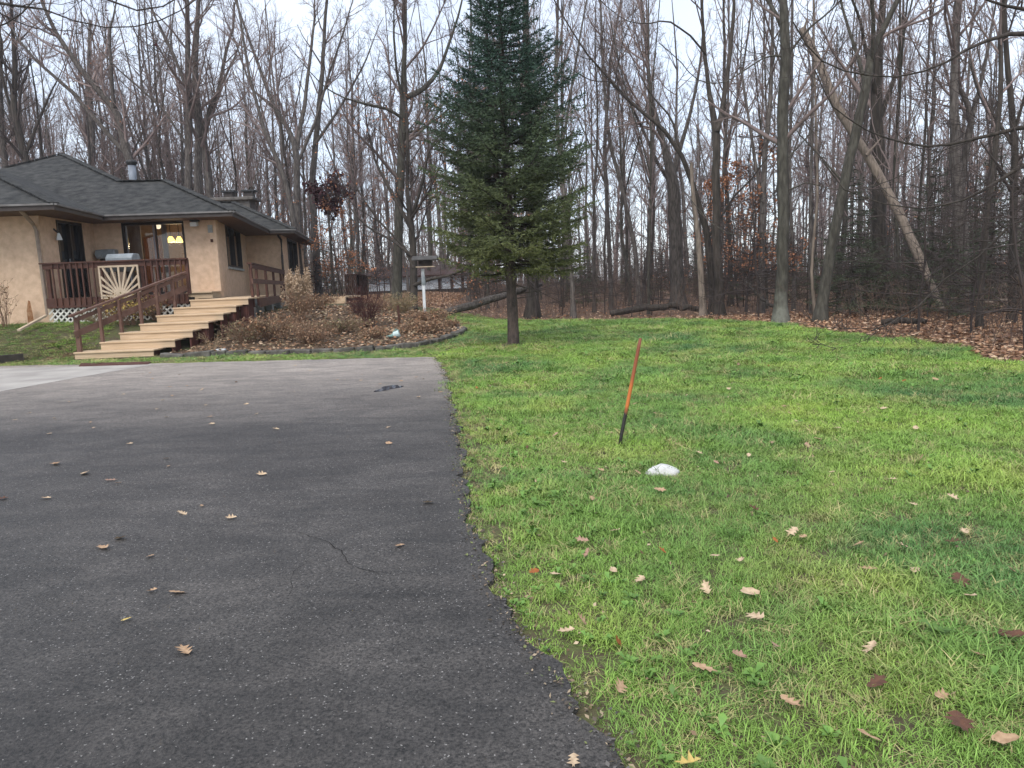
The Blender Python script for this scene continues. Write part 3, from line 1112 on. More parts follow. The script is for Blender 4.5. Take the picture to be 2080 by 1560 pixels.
# ledge beside the deck and the walkway along the house with its rail
walk = thing('side_walkway', 'brown railed wooden walkway running back along the right side of the house', 'walkway', (-8.5, 25, 0.7))
PZ = stepinfo[6][2]
e0 = D(503, 602, 20.62)
e1 = np.array([-9.15, 30.3, PZ])
wdir = (e1 - e0) / np.linalg.norm(e1 - e0)
nbw = 30
for i in range(nbw):
    ya = 21.42 + i * (30.3 - 21.42) / nbw
    yb = ya + 0.94 * (30.3 - 21.42) / nbw
    xr = lambda y: e0[0] + (e1[0] - e0[0]) * (y - e0[1]) / (e1[1] - e0[1])
    xl = lambda y: (WB[0] + 0.06 + (WJ[0] - WB[0]) * (y - WB[1]) / (WJ[1] - WB[1])) if y > WB[1] - 0.2 else stepinfo[6][0][0] + 0.1
    MB().prism([(xl(ya), ya, PZ), (xr(ya), ya, PZ), (xr(yb), yb, PZ), (xl(yb), yb, PZ)], (0, 0, -0.035)).build('deck_board', M['tanboard'], walk)
MB().beam((e0[0] + 0.02, e0[1] + 0.9, PZ - 0.17), (e1[0] + 0.02, e1[1], PZ - 0.17), 0.04, 0.26).build('rim_board', M['railwood'], walk)
ledge_x0 = D(389, 594, 23.6)[0]
MB().box(ledge_x0, WB[0], 23.3, WB[1] - 0.06, PZ + 0.002, DECK_Z).build('ledge_riser', M['tanboard'], walk)
MB().box(ledge_x0, WB[0] + 0.02, 23.24, WB[1] - 0.05, DECK_Z + 0.002, DECK_Z + 0.035).build('ledge_board', M['tanboard'], walk)
rp = []
for (px, yt) in ((497, 540), (518, 543), (537, 545.5), (553, 548), (568, 550.5), (583, 552.5)):
    # along the right edge of the walkway
    best = min(np.linspace(0.06, 0.99, 200), key=lambda t: abs((lambda p: CXP + FPX * np.dot(p - EYE, _r) / np.dot(p - EYE, _f))(e0 + (e1 - e0) * t + np.array([0, 0, 0.4])) - px))
    p = e0 + (e1 - e0) * best
    rp.append(p)
    MB().beam(p + np.array([0.06, 0, -0.3]), p + np.array([0.06, 0, 0.9]), 0.07, 0.07).build('post', M['brownwood'], walk)
rs_ = e0 + (e1 - e0) * 0.045 + np.array([0.05, 0, 0.92])
re_ = e1 + np.array([0.05, 0, 0.92])
MB().beam(rs_, re_, 0.14, 0.045).build('hand_rail', M['brownwood'], walk)
MB().beam(rs_ - np.array([-0.05, 0, 0.09]), re_ - np.array([-0.05, 0, 0.09]), 0.035, 0.1).build('upper_rail', M['brownwood'], walk)
MB().beam(rs_ - np.array([-0.05, 0, 0.5]), re_ - np.array([-0.05, 0, 0.5]), 0.035, 0.14).build('mid_rail', M['railwood'], walk)
for t in (0.14, 0.33, 0.6, 0.9):
    p = e0 + (e1 - e0) * t
    MB().box(p[0] - 0.25, p[0] - 0.05, p[1], p[1] + 0.2, terrain(p[0], p[1]) - 0.1, PZ - 0.3).build('support_block', M['foundation'], walk)

# small rear deck rails and potting table behind the bed
M['rear'] = mat('dark rear deck wood', (0.07, 0.035, 0.027), (0.045, 0.025, 0.02), rough=0.7)
rd = thing('rear_deck', 'dark brown rear deck rail standing behind the dead garden plants', 'deck', (-8.5, 37, 0.8))
yy = 37.0
p0, p1, p2 = D(702, 558, yy), D(726, 557, yy), D(744, 561, yy + 1.0)
zb = D(720, 603, yy)[2]
for (a, b) in ((p0, p1), (p1, p2)):
    MB().beam(a, b, 0.14, 0.06).build('hand_rail', M['rear'], rd)
    n = 6
    for i in range(n + 1):
        q = a + (b - a) * i / n
        MB().box(q[0] - 0.035, q[0] + 0.035, q[1] - 0.035, q[1] + 0.035, zb - (0.5 if i in (0, n) else -0.05), q[2] - 0.031).build('baluster', M['rear'], rd)
MB().beam(D(702, 602, yy) - (0, 0.05, 0), D(733, 601, yy) - (0, 0.05, 0), 0.12, 0.1).build('rim_board', M['cream'], rd)
MB().prism([D(700, 606, yy), D(740, 605, yy), D(742, 628, yy), D(700, 630, yy)], (0, 0.08, 0)).build('skirt_board', M['rear'], rd)
q0, q1 = D(618, 562, 40), D(641, 561, 40)
MB().beam(q0, q1, 0.14, 0.07).build('hand_rail', M['rear'], rd)
for t in (0.1, 0.5, 0.9):
    q = q0 + (q1 - q0) * t
    MB().box(q[0] - 0.04, q[0] + 0.04, q[1], q[1] + 0.08, 0.7, q[2] - 0.036).build('baluster', M['rear'], rd)
pt = thing('potting_table', 'tan topped potting table with pale legs among the garden plants', 'table', D(678, 626, 29.0))
a, b = D(655, 604, 29.0), D(702, 603, 29.0)
for i in range(4):
    MB().box(a[0], b[0], 29.0 + i * 0.17, 29.0 + i * 0.17 + 0.15, a[2] - 0.03, a[2]).build('table_board', M['tanboard'], pt)
MB().box(a[0] + 0.02, b[0] - 0.02, 29.0 - 0.022, 29.0 - 0.002, a[2] - 0.26, a[2] - 0.032).build('apron', M['tanboard'], pt)
for px in (657, 679, 701):
    x = D(px, 615, 29.0)[0]
    MB().box(x - 0.035, x + 0.035, 29.02, 29.09, terrain(x, 29.0) - 0.05, a[2] - 0.03).build('leg', M['cream'], pt)
MB().box(a[0], b[0], 29.02, 29.4, a[2] - 0.46, a[2] - 0.42).build('shelf', M['cream'], pt)

# ------------------------------------------------------------------ bark / leaf materials
M['bark'] = mat('grey bark', (0.15, 0.13, 0.115), (0.058, 0.049, 0.043), scale=4.5, rough=0.95, bump=1.0, bscale=14, stretch=(4, 4, 0.8), rand=0.3, detail=8)
M['barkdark'] = mat('dark bark', (0.075, 0.062, 0.052), (0.035, 0.03, 0.025), scale=3.0, rough=0.95, bump=0.8, bscale=12, stretch=(4, 4, 0.7), rand=0.2, detail=7)
M['barkpale'] = mat('pale weathered wood', (0.27, 0.215, 0.17), (0.13, 0.105, 0.085), scale=4.5, rough=0.9, bump=0.5, bscale=12, stretch=(4, 4, 0.6))
M['lichen'] = mat('lichened bark', (0.052, 0.047, 0.038), (0.115, 0.108, 0.086), scale=3.5, rough=0.95, bump=1.0, bscale=12, stretch=(4, 4, 0.9), detail=9, lo=0.38, hi=0.75)
def base_patch_mat():
    m = M['lichen'].copy()
    m.name = 'bark with pale base'
    n, l = m.node_tree.nodes, m.node_tree.links
    b = n['Principled BSDF']
    src = b.inputs['Base Color'].links[0].from_socket
    t = n.new('ShaderNodeTexCoord')
    sp_ = n.new('ShaderNodeSeparateXYZ')
    l.new(t.outputs['Object'], sp_.inputs[0])
    no = n.new('ShaderNodeTexNoise')
    no.inputs['Scale'].default_value = 3.5
    no.inputs['Detail'].default_value = 6
    l.new(t.outputs['Object'], no.inputs['Vector'])
    ma = n.new('ShaderNodeMath')
    ma.operation = 'MULTIPLY_ADD'
    ma.inputs[1].default_value = 2.6
    l.new(no.outputs['Fac'], ma.inputs[0])
    l.new(sp_.outputs['Z'], ma.inputs[2])
    rp_ = n.new('ShaderNodeValToRGB')
    e = rp_.color_ramp.elements
    e[0].position, e[0].color = 0.30, (0.1, 0.1, 0.1, 1)
    e[1].position, e[1].color = 0.86, (0, 0, 0, 1)
    q = e.new(0.48)
    q.color = (0.55, 0.55, 0.55, 1)
    q = e.new(0.66)
    q.color = (0.25, 0.25, 0.25, 1)
    sc_ = n.new('ShaderNodeMath')
    sc_.operation = 'MULTIPLY'
    sc_.inputs[1].default_value = 0.36
    l.new(ma.outputs[0], sc_.inputs[0])
    l.new(sc_.outputs[0], rp_.inputs[0])
    mx = n.new('ShaderNodeMix')
    mx.data_type = 'RGBA'
    l.new(rp_.outputs[0], mx.inputs['Factor'])
    l.new(src, mx.inputs[6])
    mx.inputs[7].default_value = (0.29, 0.295, 0.245, 1)
    l.new(mx.outputs[2], b.inputs['Base Color'])
    return m


M['lichenbase'] = base_patch_mat()
M['twig'] = mat('grey brown twigs', (0.26, 0.20, 0.18), (0.165, 0.125, 0.115), scale=0.6, rough=0.95, rand=0.25)
M['twigdark'] = mat('dark twigs', (0.07, 0.055, 0.05), (0.05, 0.04, 0.036), scale=0.6, rough=0.95)
M['rustleaf'] = mat('rust coloured dry leaves', (0.42, 0.20, 0.11), (0.30, 0.13, 0.07), scale=9, rough=0.9, detail=2)
M['maroonleaf'] = mat('dark maroon leaves', (0.055, 0.018, 0.022), (0.035, 0.014, 0.016), scale=9, rough=0.8, detail=2)
M['brownleaf'] = mat('dull brown dry leaves', (0.20, 0.115, 0.075), (0.12, 0.07, 0.05), scale=9, rough=0.9, detail=2)


def resample(pts, rad, N):
    pts, rad = np.asarray(pts, float), np.asarray(rad, float)
    s = np.concatenate([[0], np.cumsum(np.linalg.norm(np.diff(pts, axis=0), axis=1))])
    q = np.linspace(0, s[-1], N)
    return np.stack([np.interp(q, s, pts[:, i]) for i in range(3)], -1), np.interp(q, s, rad)


def spawn(P, R, per_m, t0, ang, lmul, lrange, trop, wig, N, r, taper=0.25, rfac=0.6, nmax=60, tip=0.003, flat=0.0):
    """children of polylines P (T,N0,3): returns (C,N,3),(C,N)"""
    T, N0, _ = P.shape
    L = np.linalg.norm(np.diff(P, axis=1), axis=2).sum(1)
    cnt = np.clip(r.poisson(np.maximum(L * (1 - t0) * per_m, 0.01)), 0, nmax)
    par = np.repeat(np.arange(T), cnt)
    C = len(par)
    if C == 0:
        return np.zeros((0, N, 3)), np.zeros((0, N))
    t = t0 + (1 - t0) * r.random(C) ** 0.9
    x = t * (N0 - 1)
    i = np.minimum(x.astype(int), N0 - 2)
    fr = (x - i)[:, None]
    p = P[par, i] * (1 - fr) + P[par, i + 1] * fr
    rad = (R[par, i] * (1 - fr[:, 0]) + R[par, i + 1] * fr[:, 0])
    tan = P[par, i + 1] - P[par, i]
    tan /= np.linalg.norm(tan, axis=1, keepdims=True) + 1e-9
    q = r.normal(size=(C, 3))
    if flat:
        q[:, 2] *= (1 - flat)
    q -= tan * (q * tan).sum(1, keepdims=True)
    q /= np.linalg.norm(q, axis=1, keepdims=True) + 1e-9
    a = np.radians(r.uniform(*ang, C))[:, None]
    d = tan * np.cos(a) + q * np.sin(a)
    ln = np.clip(L[par] * lmul * r.uniform(0.6, 1.15, C) * (1.15 - 0.75 * t), *lrange)
    pts = np.zeros((C, N, 3))
    pts[:, 0] = p
    st = (ln / (N - 1))[:, None]
    for k in range(1, N):
        d = d + np.array([0, 0, trop]) / (N - 1) + r.normal(size=(C, 3)) * wig
        d /= np.linalg.norm(d, axis=1, keepdims=True)
        pts[:, k] = pts[:, k - 1] + d * st
    rb = np.minimum(rad * rfac, ln * 0.022)
    rb = np.maximum(rb, tip * 1.3)
    k = np.linspace(0, 1, N)[None]
    rr = np.maximum(rb[:, None] * (1 - (1 - taper) * k), tip)
    return pts, rr


def leaf_quads(c, size, r, droop=0.3):
    """diamond leaves at points c"""
    n = len(c)
    d = r.normal(size=(n, 3))
    d[:, 2] -= droop
    d /= np.linalg.norm(d, axis=1, keepdims=True)
    s = np.cross(d, r.normal(size=(n, 3)))
    s /= np.linalg.norm(s, axis=1, keepdims=True) + 1e-9
    nn = np.cross(d, s)
    sz = (size * r.uniform(0.6, 1.3, n))[:, None]
    V = np.stack([c, c + d * sz * 0.45 + s * sz * 0.3 + nn * sz * 0.08, c + d * sz, c + d * sz * 0.5 - s * sz * 0.3 + nn * sz * 0.08], 1).reshape(-1, 3)
    F = np.arange(4 * n).reshape(n, 4)
    return V, F


def bare_crown(stems, r, dens=1.0, t0=0.35, l1=(1.2, 6.5), ang1=(28, 58), trop=0.7, lmul=0.3, fine=1.0, tipr=0.0035):
    """stems: list of (pts, rad) -> limb tubes (NB) , twig ends"""
    nb = NB()
    P0, R0 = zip(*[resample(p, q, 14) for p, q in stems])
    P0, R0 = np.array(P0), np.array(R0)
    P1, R1 = spawn(P0, R0, 1.6 * dens, t0, ang1, lmul, l1, trop, 0.10, 9, r, rfac=0.5, nmax=34)
    V, F = tubes_np(P1, R1, 5)
    nb.add(V, F)
    P2, R2 = spawn(P1, R1, 2.6 * dens, 0.12, (25, 62), 0.45, (0.5, 3.0), 0.35, 0.12, 6, r, nmax=13, tip=0.005)
    V, F = tubes_np(P2, R2, 4)
    nb.add(V, F)
    P3, R3 = spawn(P2, R2, 5.0 * dens * fine, 0.1, (25, 65), 0.55, (0.3, 1.4), 0.2, 0.14, 4, r, nmax=10, tip=tipr)
    V, F = tubes_np(P3, R3, 3)
    nb.add(V, F)
    P4, R4 = spawn(P3, R3, 5.0 * dens * fine, 0.1, (25, 65), 0.6, (0.2, 0.75), 0.15, 0.14, 3, r, nmax=6, tip=tipr, taper=1)
    if len(P4):
        V, F = tubes_np(P4, R4, 3)
        nb.add(V, F)
    ends = np.concatenate([P3[:, -1], P3[:, 2], P4[:, -1] if len(P4) else P3[:, -1]])
    return nb, ends


def trunk_nb(stems, sides=9, flare=True, r=None):
    nb = NB()
    for i, (p, q) in enumerate(stems):
        N = 26 if i == 0 else 14
        P, R = resample(p, q, N)
        if r is not None:
            P[1:-1] += r.normal(0, 1, (N - 2, 3)) * np.array([1, 1, 0]) * R[1:-1, None] * 0.10
        if flare and i == 0:
            z = P[:, 2] - P[0, 2]
            R = R * (1 + 0.55 * np.exp(-z / 0.28))
        V, F = tubes_np(P[None], R[None], sides)
        nb.add(V, F)
    return nb


def hero(name, label, Y, trunk, limbs=(), bark='bark', twig='twig', seed=1, top=17.0, dens=1.0, t0=0.4, lmul=0.3, leaves=None, base_z=None, crown=True, spread=0.3, fine=1.0, group='bare trees of the wood'):
    """trunk: [(px, py, width_px), ...] from base upwards, on the plane Y"""
    r = np.random.default_rng(seed)
    pts = [D(a, b, Y) for a, b, w in trunk]
    rad = [w * Y / FPX / 2 for a, b, w in trunk]
    bz = terrain(pts[0][0], Y) if base_z is None else base_z
    if trunk[0][1] < 610 or base_z is not None:   # base hidden: go straight down to the ground
        p = pts[0].copy()
        t = pts[0] - pts[1]
        p = p + t / max(abs(t[2]), 1e-3) * (pts[0][2] - bz) * 0.6
        p[2] = bz - 0.05
        pts.insert(0, p)
        rad.insert(0, rad[0] * 1.08)
    else:
        pts[0][2] = bz - 0.05
    pts, rad = list(pts), list(rad)
    d = pts[-1] - pts[-2]
    d /= np.linalg.norm(d)
    z = pts[-1][2]
    n = 0
    while z < top and n < 12 and crown:
        d = d * 0.85 + np.array([r.normal(0, 0.08), r.normal(0, 0.1), 0.28])
        d /= np.linalg.norm(d)
        pts.append(pts[-1] + d * 1.3)
        rad.append(max(rad[-1] * 0.84, 0.02))
        z = pts[-1][2]
        n += 1
    for i in range(2, len(pts)):
        pts[i] = pts[i] + np.array([0, r.normal(0, 0.08), 0])
    stems = [(np.array(pts), np.array(rad))]
    for lb in limbs:
        q = [D(a, b, Y + (i * spread * (1 if len(stems) % 2 else -1))) for i, (a, b, w) in enumerate(lb)]
        rr = [w * Y / FPX / 2 for a, b, w in lb]
        d = q[-1] - q[-2]
        d /= np.linalg.norm(d)
        for k in range(4):
            d = d * 0.8 + np.array([r.normal(0, 0.15), r.normal(0, 0.15), 0.25])
            d /= np.linalg.norm(d)
            q.append(q[-1] + d * 0.7)
            rr.append(max(rr[-1] * 0.75, 0.012))
        stems.append((np.array(q), np.array(rr)))
    base = np.array([pts[0][0], pts[0][1], bz])
    t = thing(name, label, 'tree', base, group)
    place('trunk', trunk_nb(stems, 10, True, r).mesh('trunk', M[bark], base, True), t)
    if crown:
        nb, ends = bare_crown(stems, r, dens, t0=t0, lmul=lmul, fine=fine)
        place('crown', nb.mesh('crown', M[twig], base), t)
        if leaves:
            mname, frac, size, zmax = leaves
            e = ends[(r.random(len(ends)) < frac) & (ends[:, 2] < zmax)]
            V, F = leaf_quads(np.repeat(e, 2, 0), size, r)
            if len(e):
                place('dry_leaves', NB().add(V, F).mesh('dry_leaves', M[mname], base), t)
    return t


HEROES_XY = []


def H(*a, **k):
    t = hero(*a, **k)
    HEROES_XY.append((t.location.x, t.location.y))
    return t


# --- trees that stand out, left to right
H('leaning_tree', 'bare tree leaning left behind the roof peak, tips out of the picture', 44, [(278, 372, 17.2), (262, 318, 15.6), (236, 225, 13.1), (170, 150, 10.7), (110, 60, 7.4), (85, 0, 5.7)],
  [[(262, 318, 9.8), (215, 268, 9.0), (150, 190, 7.4), (70, 120, 4.9), (30, 70, 3.3)], [(232, 218, 7.4), (226, 150, 6.6), (222, 60, 4.9)]], seed=21, top=19, dens=1.0, leaves=('rustleaf', 0.05, 0.09, 30))
H('bare_tree', 'tall straight bare tree, left one of the pair rising behind the middle of the roof', 42, [(381, 392, 13.9), (383, 250, 13.1), (383, 140, 10.7), (380, 0, 7.4)], [[(383, 190, 6.6), (352, 110, 5.7), (318, 40, 4.1)], [(383, 300, 5.7), (330, 220, 4.1), (262, 160, 3.3)]], seed=22, top=19)
H('bare_tree', 'tall bare tree, right one of the pair rising behind the middle of the roof', 43, [(404, 392, 16.1), (402, 270, 13.6), (400, 120, 10.2), (402, 0, 7.6)], [[(404, 300, 7.6), (425, 220, 6.0), (470, 130, 4.2)], [(402, 230, 6.8), (370, 150, 5.1), (340, 90, 3.4)]], seed=23, top=19)
H('bare_tree', 'dark bare tree curving up just left of the chimney', 45, [(428, 405, 13.1), (421, 330, 12.3), (413, 265, 11.5), (440, 200, 7.4), (462, 100, 5.7)], [[(413, 265, 7.4), (402, 200, 6.6), (398, 120, 4.9)]], seed=24, top=17)
H('bare_tree', 'bare tree rising behind the left end of the roof', 46, [(52, 330, 14.8), (40, 270, 13.1), (32, 220, 11.5), (30, 120, 8.2), (22, 20, 5.7)], [[(50, 320, 7.4), (72, 260, 5.7), (98, 200, 4.1)], [(30, 250, 6.6), (10, 180, 4.9), (0, 120, 3.3)]], seed=25, top=19, twig='twigdark', bark='barkdark')
H('bare_tree', 'bare tree standing at the left picture border behind the roof', 48, [(12, 350, 12.3), (4, 280, 10.7), (-2, 200, 9.0), (0, 80, 6.6)], seed=26, top=18)
H('bare_tree', 'thin bare tree between the roof peak and the flue pipe', 50, [(186, 335, 13.1), (184, 260, 11.5), (180, 160, 9.0), (182, 40, 5.7)], seed=27, top=18)
H('forked_tree', 'slender bare tree forking into a wide vee right of the chimney', 40, [(606, 470, 13.9), (603, 400, 13.1), (603, 303, 12.3), (585, 262, 9.0), (555, 215, 7.4), (520, 120, 5.7), (492, 40, 4.1)],
  [[(603, 303, 9.8), (618, 215, 7.4), (630, 120, 5.7), (640, 30, 4.1)], [(603, 335, 6.6), (640, 250, 5.7), (668, 150, 4.1), (700, 60, 3.3)], [(560, 222, 5.7), (510, 180, 4.1), (480, 90, 3.3)]], seed=28, top=18, dens=1.1)
H('bare_tree', 'slim bare tree leaning left beside the forked tree right of the chimney', 38, [(600, 470, 11), (588, 400, 10), (566, 330, 9), (535, 260, 7), (505, 150, 5), (488, 40, 4)], seed=29, top=17)
H('bare_tree', 'grey bare tree left of the dark maroon leaves', 41, [(640, 480, 13.9), (633, 380, 12.3), (640, 280, 10.7), (655, 160, 8.2), (660, 20, 5.7)], [[(635, 300, 6.6), (690, 220, 4.9), (740, 130, 3.3)]], seed=30, top=18)
H('limbed_tree', 'large bare tree with a crooked limb curving right, just left of the spruce', 31, [(806, 625, 20.8), (808, 520, 18.4), (812, 400, 16.8), (816, 280, 16.0), (819, 205, 15.2), (822, 120, 8.8), (823, 0, 7.2)],
  [[(819, 200, 12.0), (835, 193, 11.2), (855, 188, 10.4), (868, 170, 9.6), (890, 150, 7.2), (912, 90, 5.6), (935, 20, 4.0)], [(817, 240, 6.4), (790, 222, 5.6), (745, 212, 4.8), (702, 200, 3.2)], [(816, 270, 6.4), (850, 265, 4.8), (890, 240, 4.0)], [(818, 205, 5.6), (806, 150, 4.8), (800, 80, 4.0)]],
  bark='lichen', seed=31, top=17, dens=0.9, t0=0.3, base_z=0.5)
H('young_oak', 'dark young oak with spreading low limbs and rust leaves behind the bird feeder', 29.5, [(838, 640, 17), (840, 550, 15), (838, 480, 13), (832, 430, 10), (828, 380, 7)],
  [[(838, 470, 9), (800, 400, 7), (762, 330, 5), (748, 270, 3)], [(838, 440, 8), (858, 370, 6), (872, 300, 4), (905, 262, 3)], [(840, 545, 7), (820, 500, 5), (770, 450, 4), (735, 400, 3)], [(840, 580, 8), (868, 568, 7), (910, 560, 5), (945, 548, 3)], [(838, 520, 7), (800, 490, 5), (752, 465, 4)]],
  bark='barkdark', twig='twigdark', seed=32, top=8.5, dens=1.3, t0=0.25, lmul=0.42, leaves=('rustleaf', 0.16, 0.085, 9), base_z=0.5)
H('bare_tree', 'stout dark trunk directly behind the spruce stem', 30, [(1082, 655, 27), (1081, 560, 24), (1078, 430, 22), (1070, 250, 18), (1068, 0, 12)], seed=33, bark='barkdark', top=16)
H('bare_tree', 'tall thin bare tree close right of the spruce', 35, [(1243, 640, 9.3), (1236, 480, 8.7), (1228, 300, 7.4), (1240, 120, 5.6), (1262, 0, 3.7)], [[(1232, 380, 4.3), (1200, 300, 3.1), (1175, 240, 2.5)]], seed=34, top=16)
H('bare_tree', 'slim tree with a smoothly curved stem between the spruce and the vee-topped tree', 33, [(1300, 640, 9.8), (1290, 500, 9.1), (1262, 380, 7.8), (1238, 290, 7.2), (1225, 150, 5.2), (1220, 0, 3.9)], seed=35, top=16)
H('forked_tree', 'broad grey trunk that splits low into many stems, left of the pale thin snag', 33, [(1378, 640, 28.9), (1372, 480, 26.3), (1366, 365, 23.8), (1350, 300, 11.9), (1322, 200, 8.5), (1310, 60, 6.0)],
  [[(1366, 365, 12.8), (1378, 310, 9.3), (1400, 240, 6.8), (1420, 150, 5.1)], [(1362, 370, 10.2), (1335, 330, 6.8), (1300, 250, 5.1), (1270, 190, 3.4)]], seed=36, top=16)
H('arching_tree', 'dark tree whose long limb arches far to the left over the lawn edge', 27.5, [(1448, 645, 16.3), (1446, 560, 15.0), (1438, 470, 12.9), (1412, 390, 10.2), (1384, 320, 8.8), (1345, 262, 7.5), (1290, 215, 6.1), (1240, 160, 4.8), (1190, 110, 3.4)],
  [[(1384, 320, 4.8), (1365, 240, 4.1), (1320, 190, 2.7)], [(1440, 480, 5.4), (1490, 400, 4.1), (1530, 360, 2.7)]], bark='barkdark', twig='twigdark', seed=37, top=11, dens=1.0, t0=0.5)
H('forked_tree', 'tall dark tree that forks into a narrow vee, beside the pale thin snag', 26.5, [(1462, 648, 18.6), (1456, 480, 16.7), (1455, 350, 15.5), (1457, 268, 14.9), (1441, 180, 8.1), (1432, 100, 6.8), (1424, 0, 5.6)],
  [[(1457, 268, 10.5), (1472, 190, 9.3), (1484, 100, 8.1), (1492, 0, 6.2)], [(1434, 110, 4.3), (1400, 70, 3.7), (1355, 40, 3.1), (1310, 50, 1.9)]], bark='barkdark', seed=38, top=15, dens=0.9, t0=0.5)
H('pale_snag', 'thin pale dead stem at the lawn edge left of the mossy trunk', 26, [(1429, 640, 14), (1424, 560, 12), (1418, 480, 10), (1408, 390, 8), (1404, 330, 6)], bark='barkpale', seed=39, crown=False)
H('mossy_tree', 'thick straight tree with a whitish base patch standing in the lawn corner', 21.7, [(1586, 657, 26.4), (1589, 560, 22.8), (1591, 420, 21.6), (1592, 250, 21.0), (1594, 120, 19.2), (1592, 30, 16.2), (1588, -40, 13.2)],
  [[(1592, 65, 8.4), (1575, 25, 7.2), (1552, -10, 5.4)], [(1594, 120, 4.8), (1640, 60, 4.2), (1690, 20, 3.0)], [(1591, 330, 3.6), (1630, 290, 2.4), (1660, 250, 1.8)], [(1592, 115, 4.2), (1560, 112, 3.0), (1500, 150, 2.4), (1480, 165, 1.8)], [(1591, 480, 3.0), (1560, 470, 1.8), (1520, 480, 1.2)], [(1592, 390, 3.0), (1640, 370, 1.8), (1690, 385, 1.2)]],
  bark='lichenbase', seed=40, top=13, dens=0.8, t0=0.35)
H('leaning_tree', 'dark tree leaning right whose stem crosses the pale fallen trunk', 21.5, [(1665, 648, 23.0), (1682, 540, 20.2), (1706, 400, 19.4), (1735, 270, 18.0), (1758, 175, 17.3), (1772, 110, 14.4), (1800, 50, 10.8), (1832, -20, 9.4)],
  [[(1758, 170, 8.6), (1738, 100, 6.5), (1712, 20, 5.0)], [(1772, 120, 8.6), (1775, 50, 7.2), (1770, -10, 6.5)], [(1712, 370, 4.3), (1650, 300, 2.9), (1620, 270, 2.2)]], bark='lichen', seed=41, top=13, dens=0.85, t0=0.4)
H('bare_tree', 'thin pale crooked stem beside the foot of the right-leaning tree', 21.9, [(1657, 640, 6.5), (1648, 560, 5.9), (1652, 500, 5.2), (1660, 400, 4.5), (1656, 200, 3.9), (1650, 0, 3.2)], seed=42, bark='barkpale', top=12, dens=0.7)
H('bare_tree', 'broad dark tree behind the crossing of the two leaning trunks', 26, [(1795, 640, 28.9), (1788, 480, 25.5), (1782, 330, 23.8), (1782, 180, 20.4), (1790, 60, 14.4), (1792, 0, 11.9)], [[(1784, 250, 10.2), (1820, 150, 7.6), (1835, 60, 6.0)], [(1783, 200, 8.5), (1760, 110, 6.8), (1745, 30, 5.1)]], bark='barkdark', seed=43, top=15)
H('bare_tree', 'slender grey tree right of the pale fallen trunk', 24, [(1942, 640, 16.0), (1945, 500, 15.2), (1958, 330, 13.6), (1975, 230, 12.0), (1950, 180, 8.8), (1945, 80, 7.2), (1950, 0, 5.6)], [[(1976, 235, 8.8), (1992, 170, 7.2), (2010, 80, 5.6)]], seed=44, top=14)
H('bare_tree', 'wide grey trunk near the right picture border', 22, [(1955, 560, 28.9), (1950, 420, 25.5), (1940, 320, 22.9), (1935, 200, 15.3), (1940, 60, 11.0)], seed=45, top=14, bark='bark', dens=0.8)
H('bare_tree', 'dark trunk standing at the right picture border', 19, [(2055, 650, 15.4), (2058, 480, 14.0), (2062, 300, 12.6), (2050, 150, 10.5), (2040, 0, 7.7)], [[(2060, 300, 6.3), (2010, 220, 4.9), (1975, 150, 3.5)], [(2062, 260, 6.3), (2085, 180, 4.9)]], bark='barkdark', twig='twigdark', seed=46, top=12, dens=1.0, t0=0.2)
H('bare_tree', 'twin-stemmed thin tree between the mossy tree and the vee-topped tree', 28, [(1545, 640, 12.8), (1548, 480, 12.0), (1552, 330, 10.5), (1566, 200, 8.2), (1570, 90, 6.0)], [[(1548, 420, 7.5), (1530, 300, 6.0), (1510, 170, 4.5)]], seed=47, top=15, leaves=('rustleaf', 0.10, 0.09, 7))
H('bare_tree', 'straight thin tree left of the pale fallen trunk top', 25, [(1648, 630, 7.2), (1646, 450, 6.6), (1650, 250, 6.0), (1655, 80, 4.8), (1655, 0, 4.2)], seed=48, top=14, dens=0.8)
# pale dead trunk leaning across
dt = thing('leaning_dead_tree', 'pale barkless dead trunk leaning diagonally against the other trees', 'tree trunk', G(1908, 622, 0.0))
path = [(1915, 632, 20), (1905, 608, 22), (1868, 525, 26), (1825, 430, 26), (1765, 320, 25), (1700, 218, 25), (1660, 120, 24), (1630, 60, 22)]
P_ = np.array([D(a, b, 20.4 + 0.55 * i) for i, (a, b, w) in enumerate(path)])
R_ = np.array([0.66 * w * (20.4 + 0.55 * i) / FPX / 2 for i, (a, b, w) in enumerate(path)])
b_ = np.array(dt.location)
P2_, R2_ = resample(P_, R_, 22)
R2_ *= 1 + np.random.default_rng(2).normal(0, 0.07, 22)
V, F = tubes_np(P2_[None], R2_[None], 10)
place('trunk', NB().add(V, F).mesh('trunk', M['barkpale'], b_, True), dt)
sn = MB()
for (a, b, c, d_) in ((1700, 215, 1712, 180), (1760, 315, 1790, 280), (1640, 90, 1622, 55), (1633, 62, 1640, 35)):
    sn.tube([D(a, b, 22.5), D(c, d_, 22.4)], [0.05, 0.012], 6)
sn.build('branch_stub', M['barkpale'], dt)

# fallen logs
def log(name, label, pts, rad, m):
    b = np.array(pts[0])
    b[2] = terrain(b[0], b[1])
    r = np.random.default_rng(int(abs(b[0] * 100)))
    P, R = resample(pts, rad, 16)
    P[1:-1] += r.normal(0, 0.02, (14, 3))
    o = MB()
    o.tube(list(P), list(R * (1 + r.normal(0, 0.05, 16))), 10)
    ob = o.build(name, M[m])
    return tag(ob, label, 'log', 'fallen logs at the wood edge')


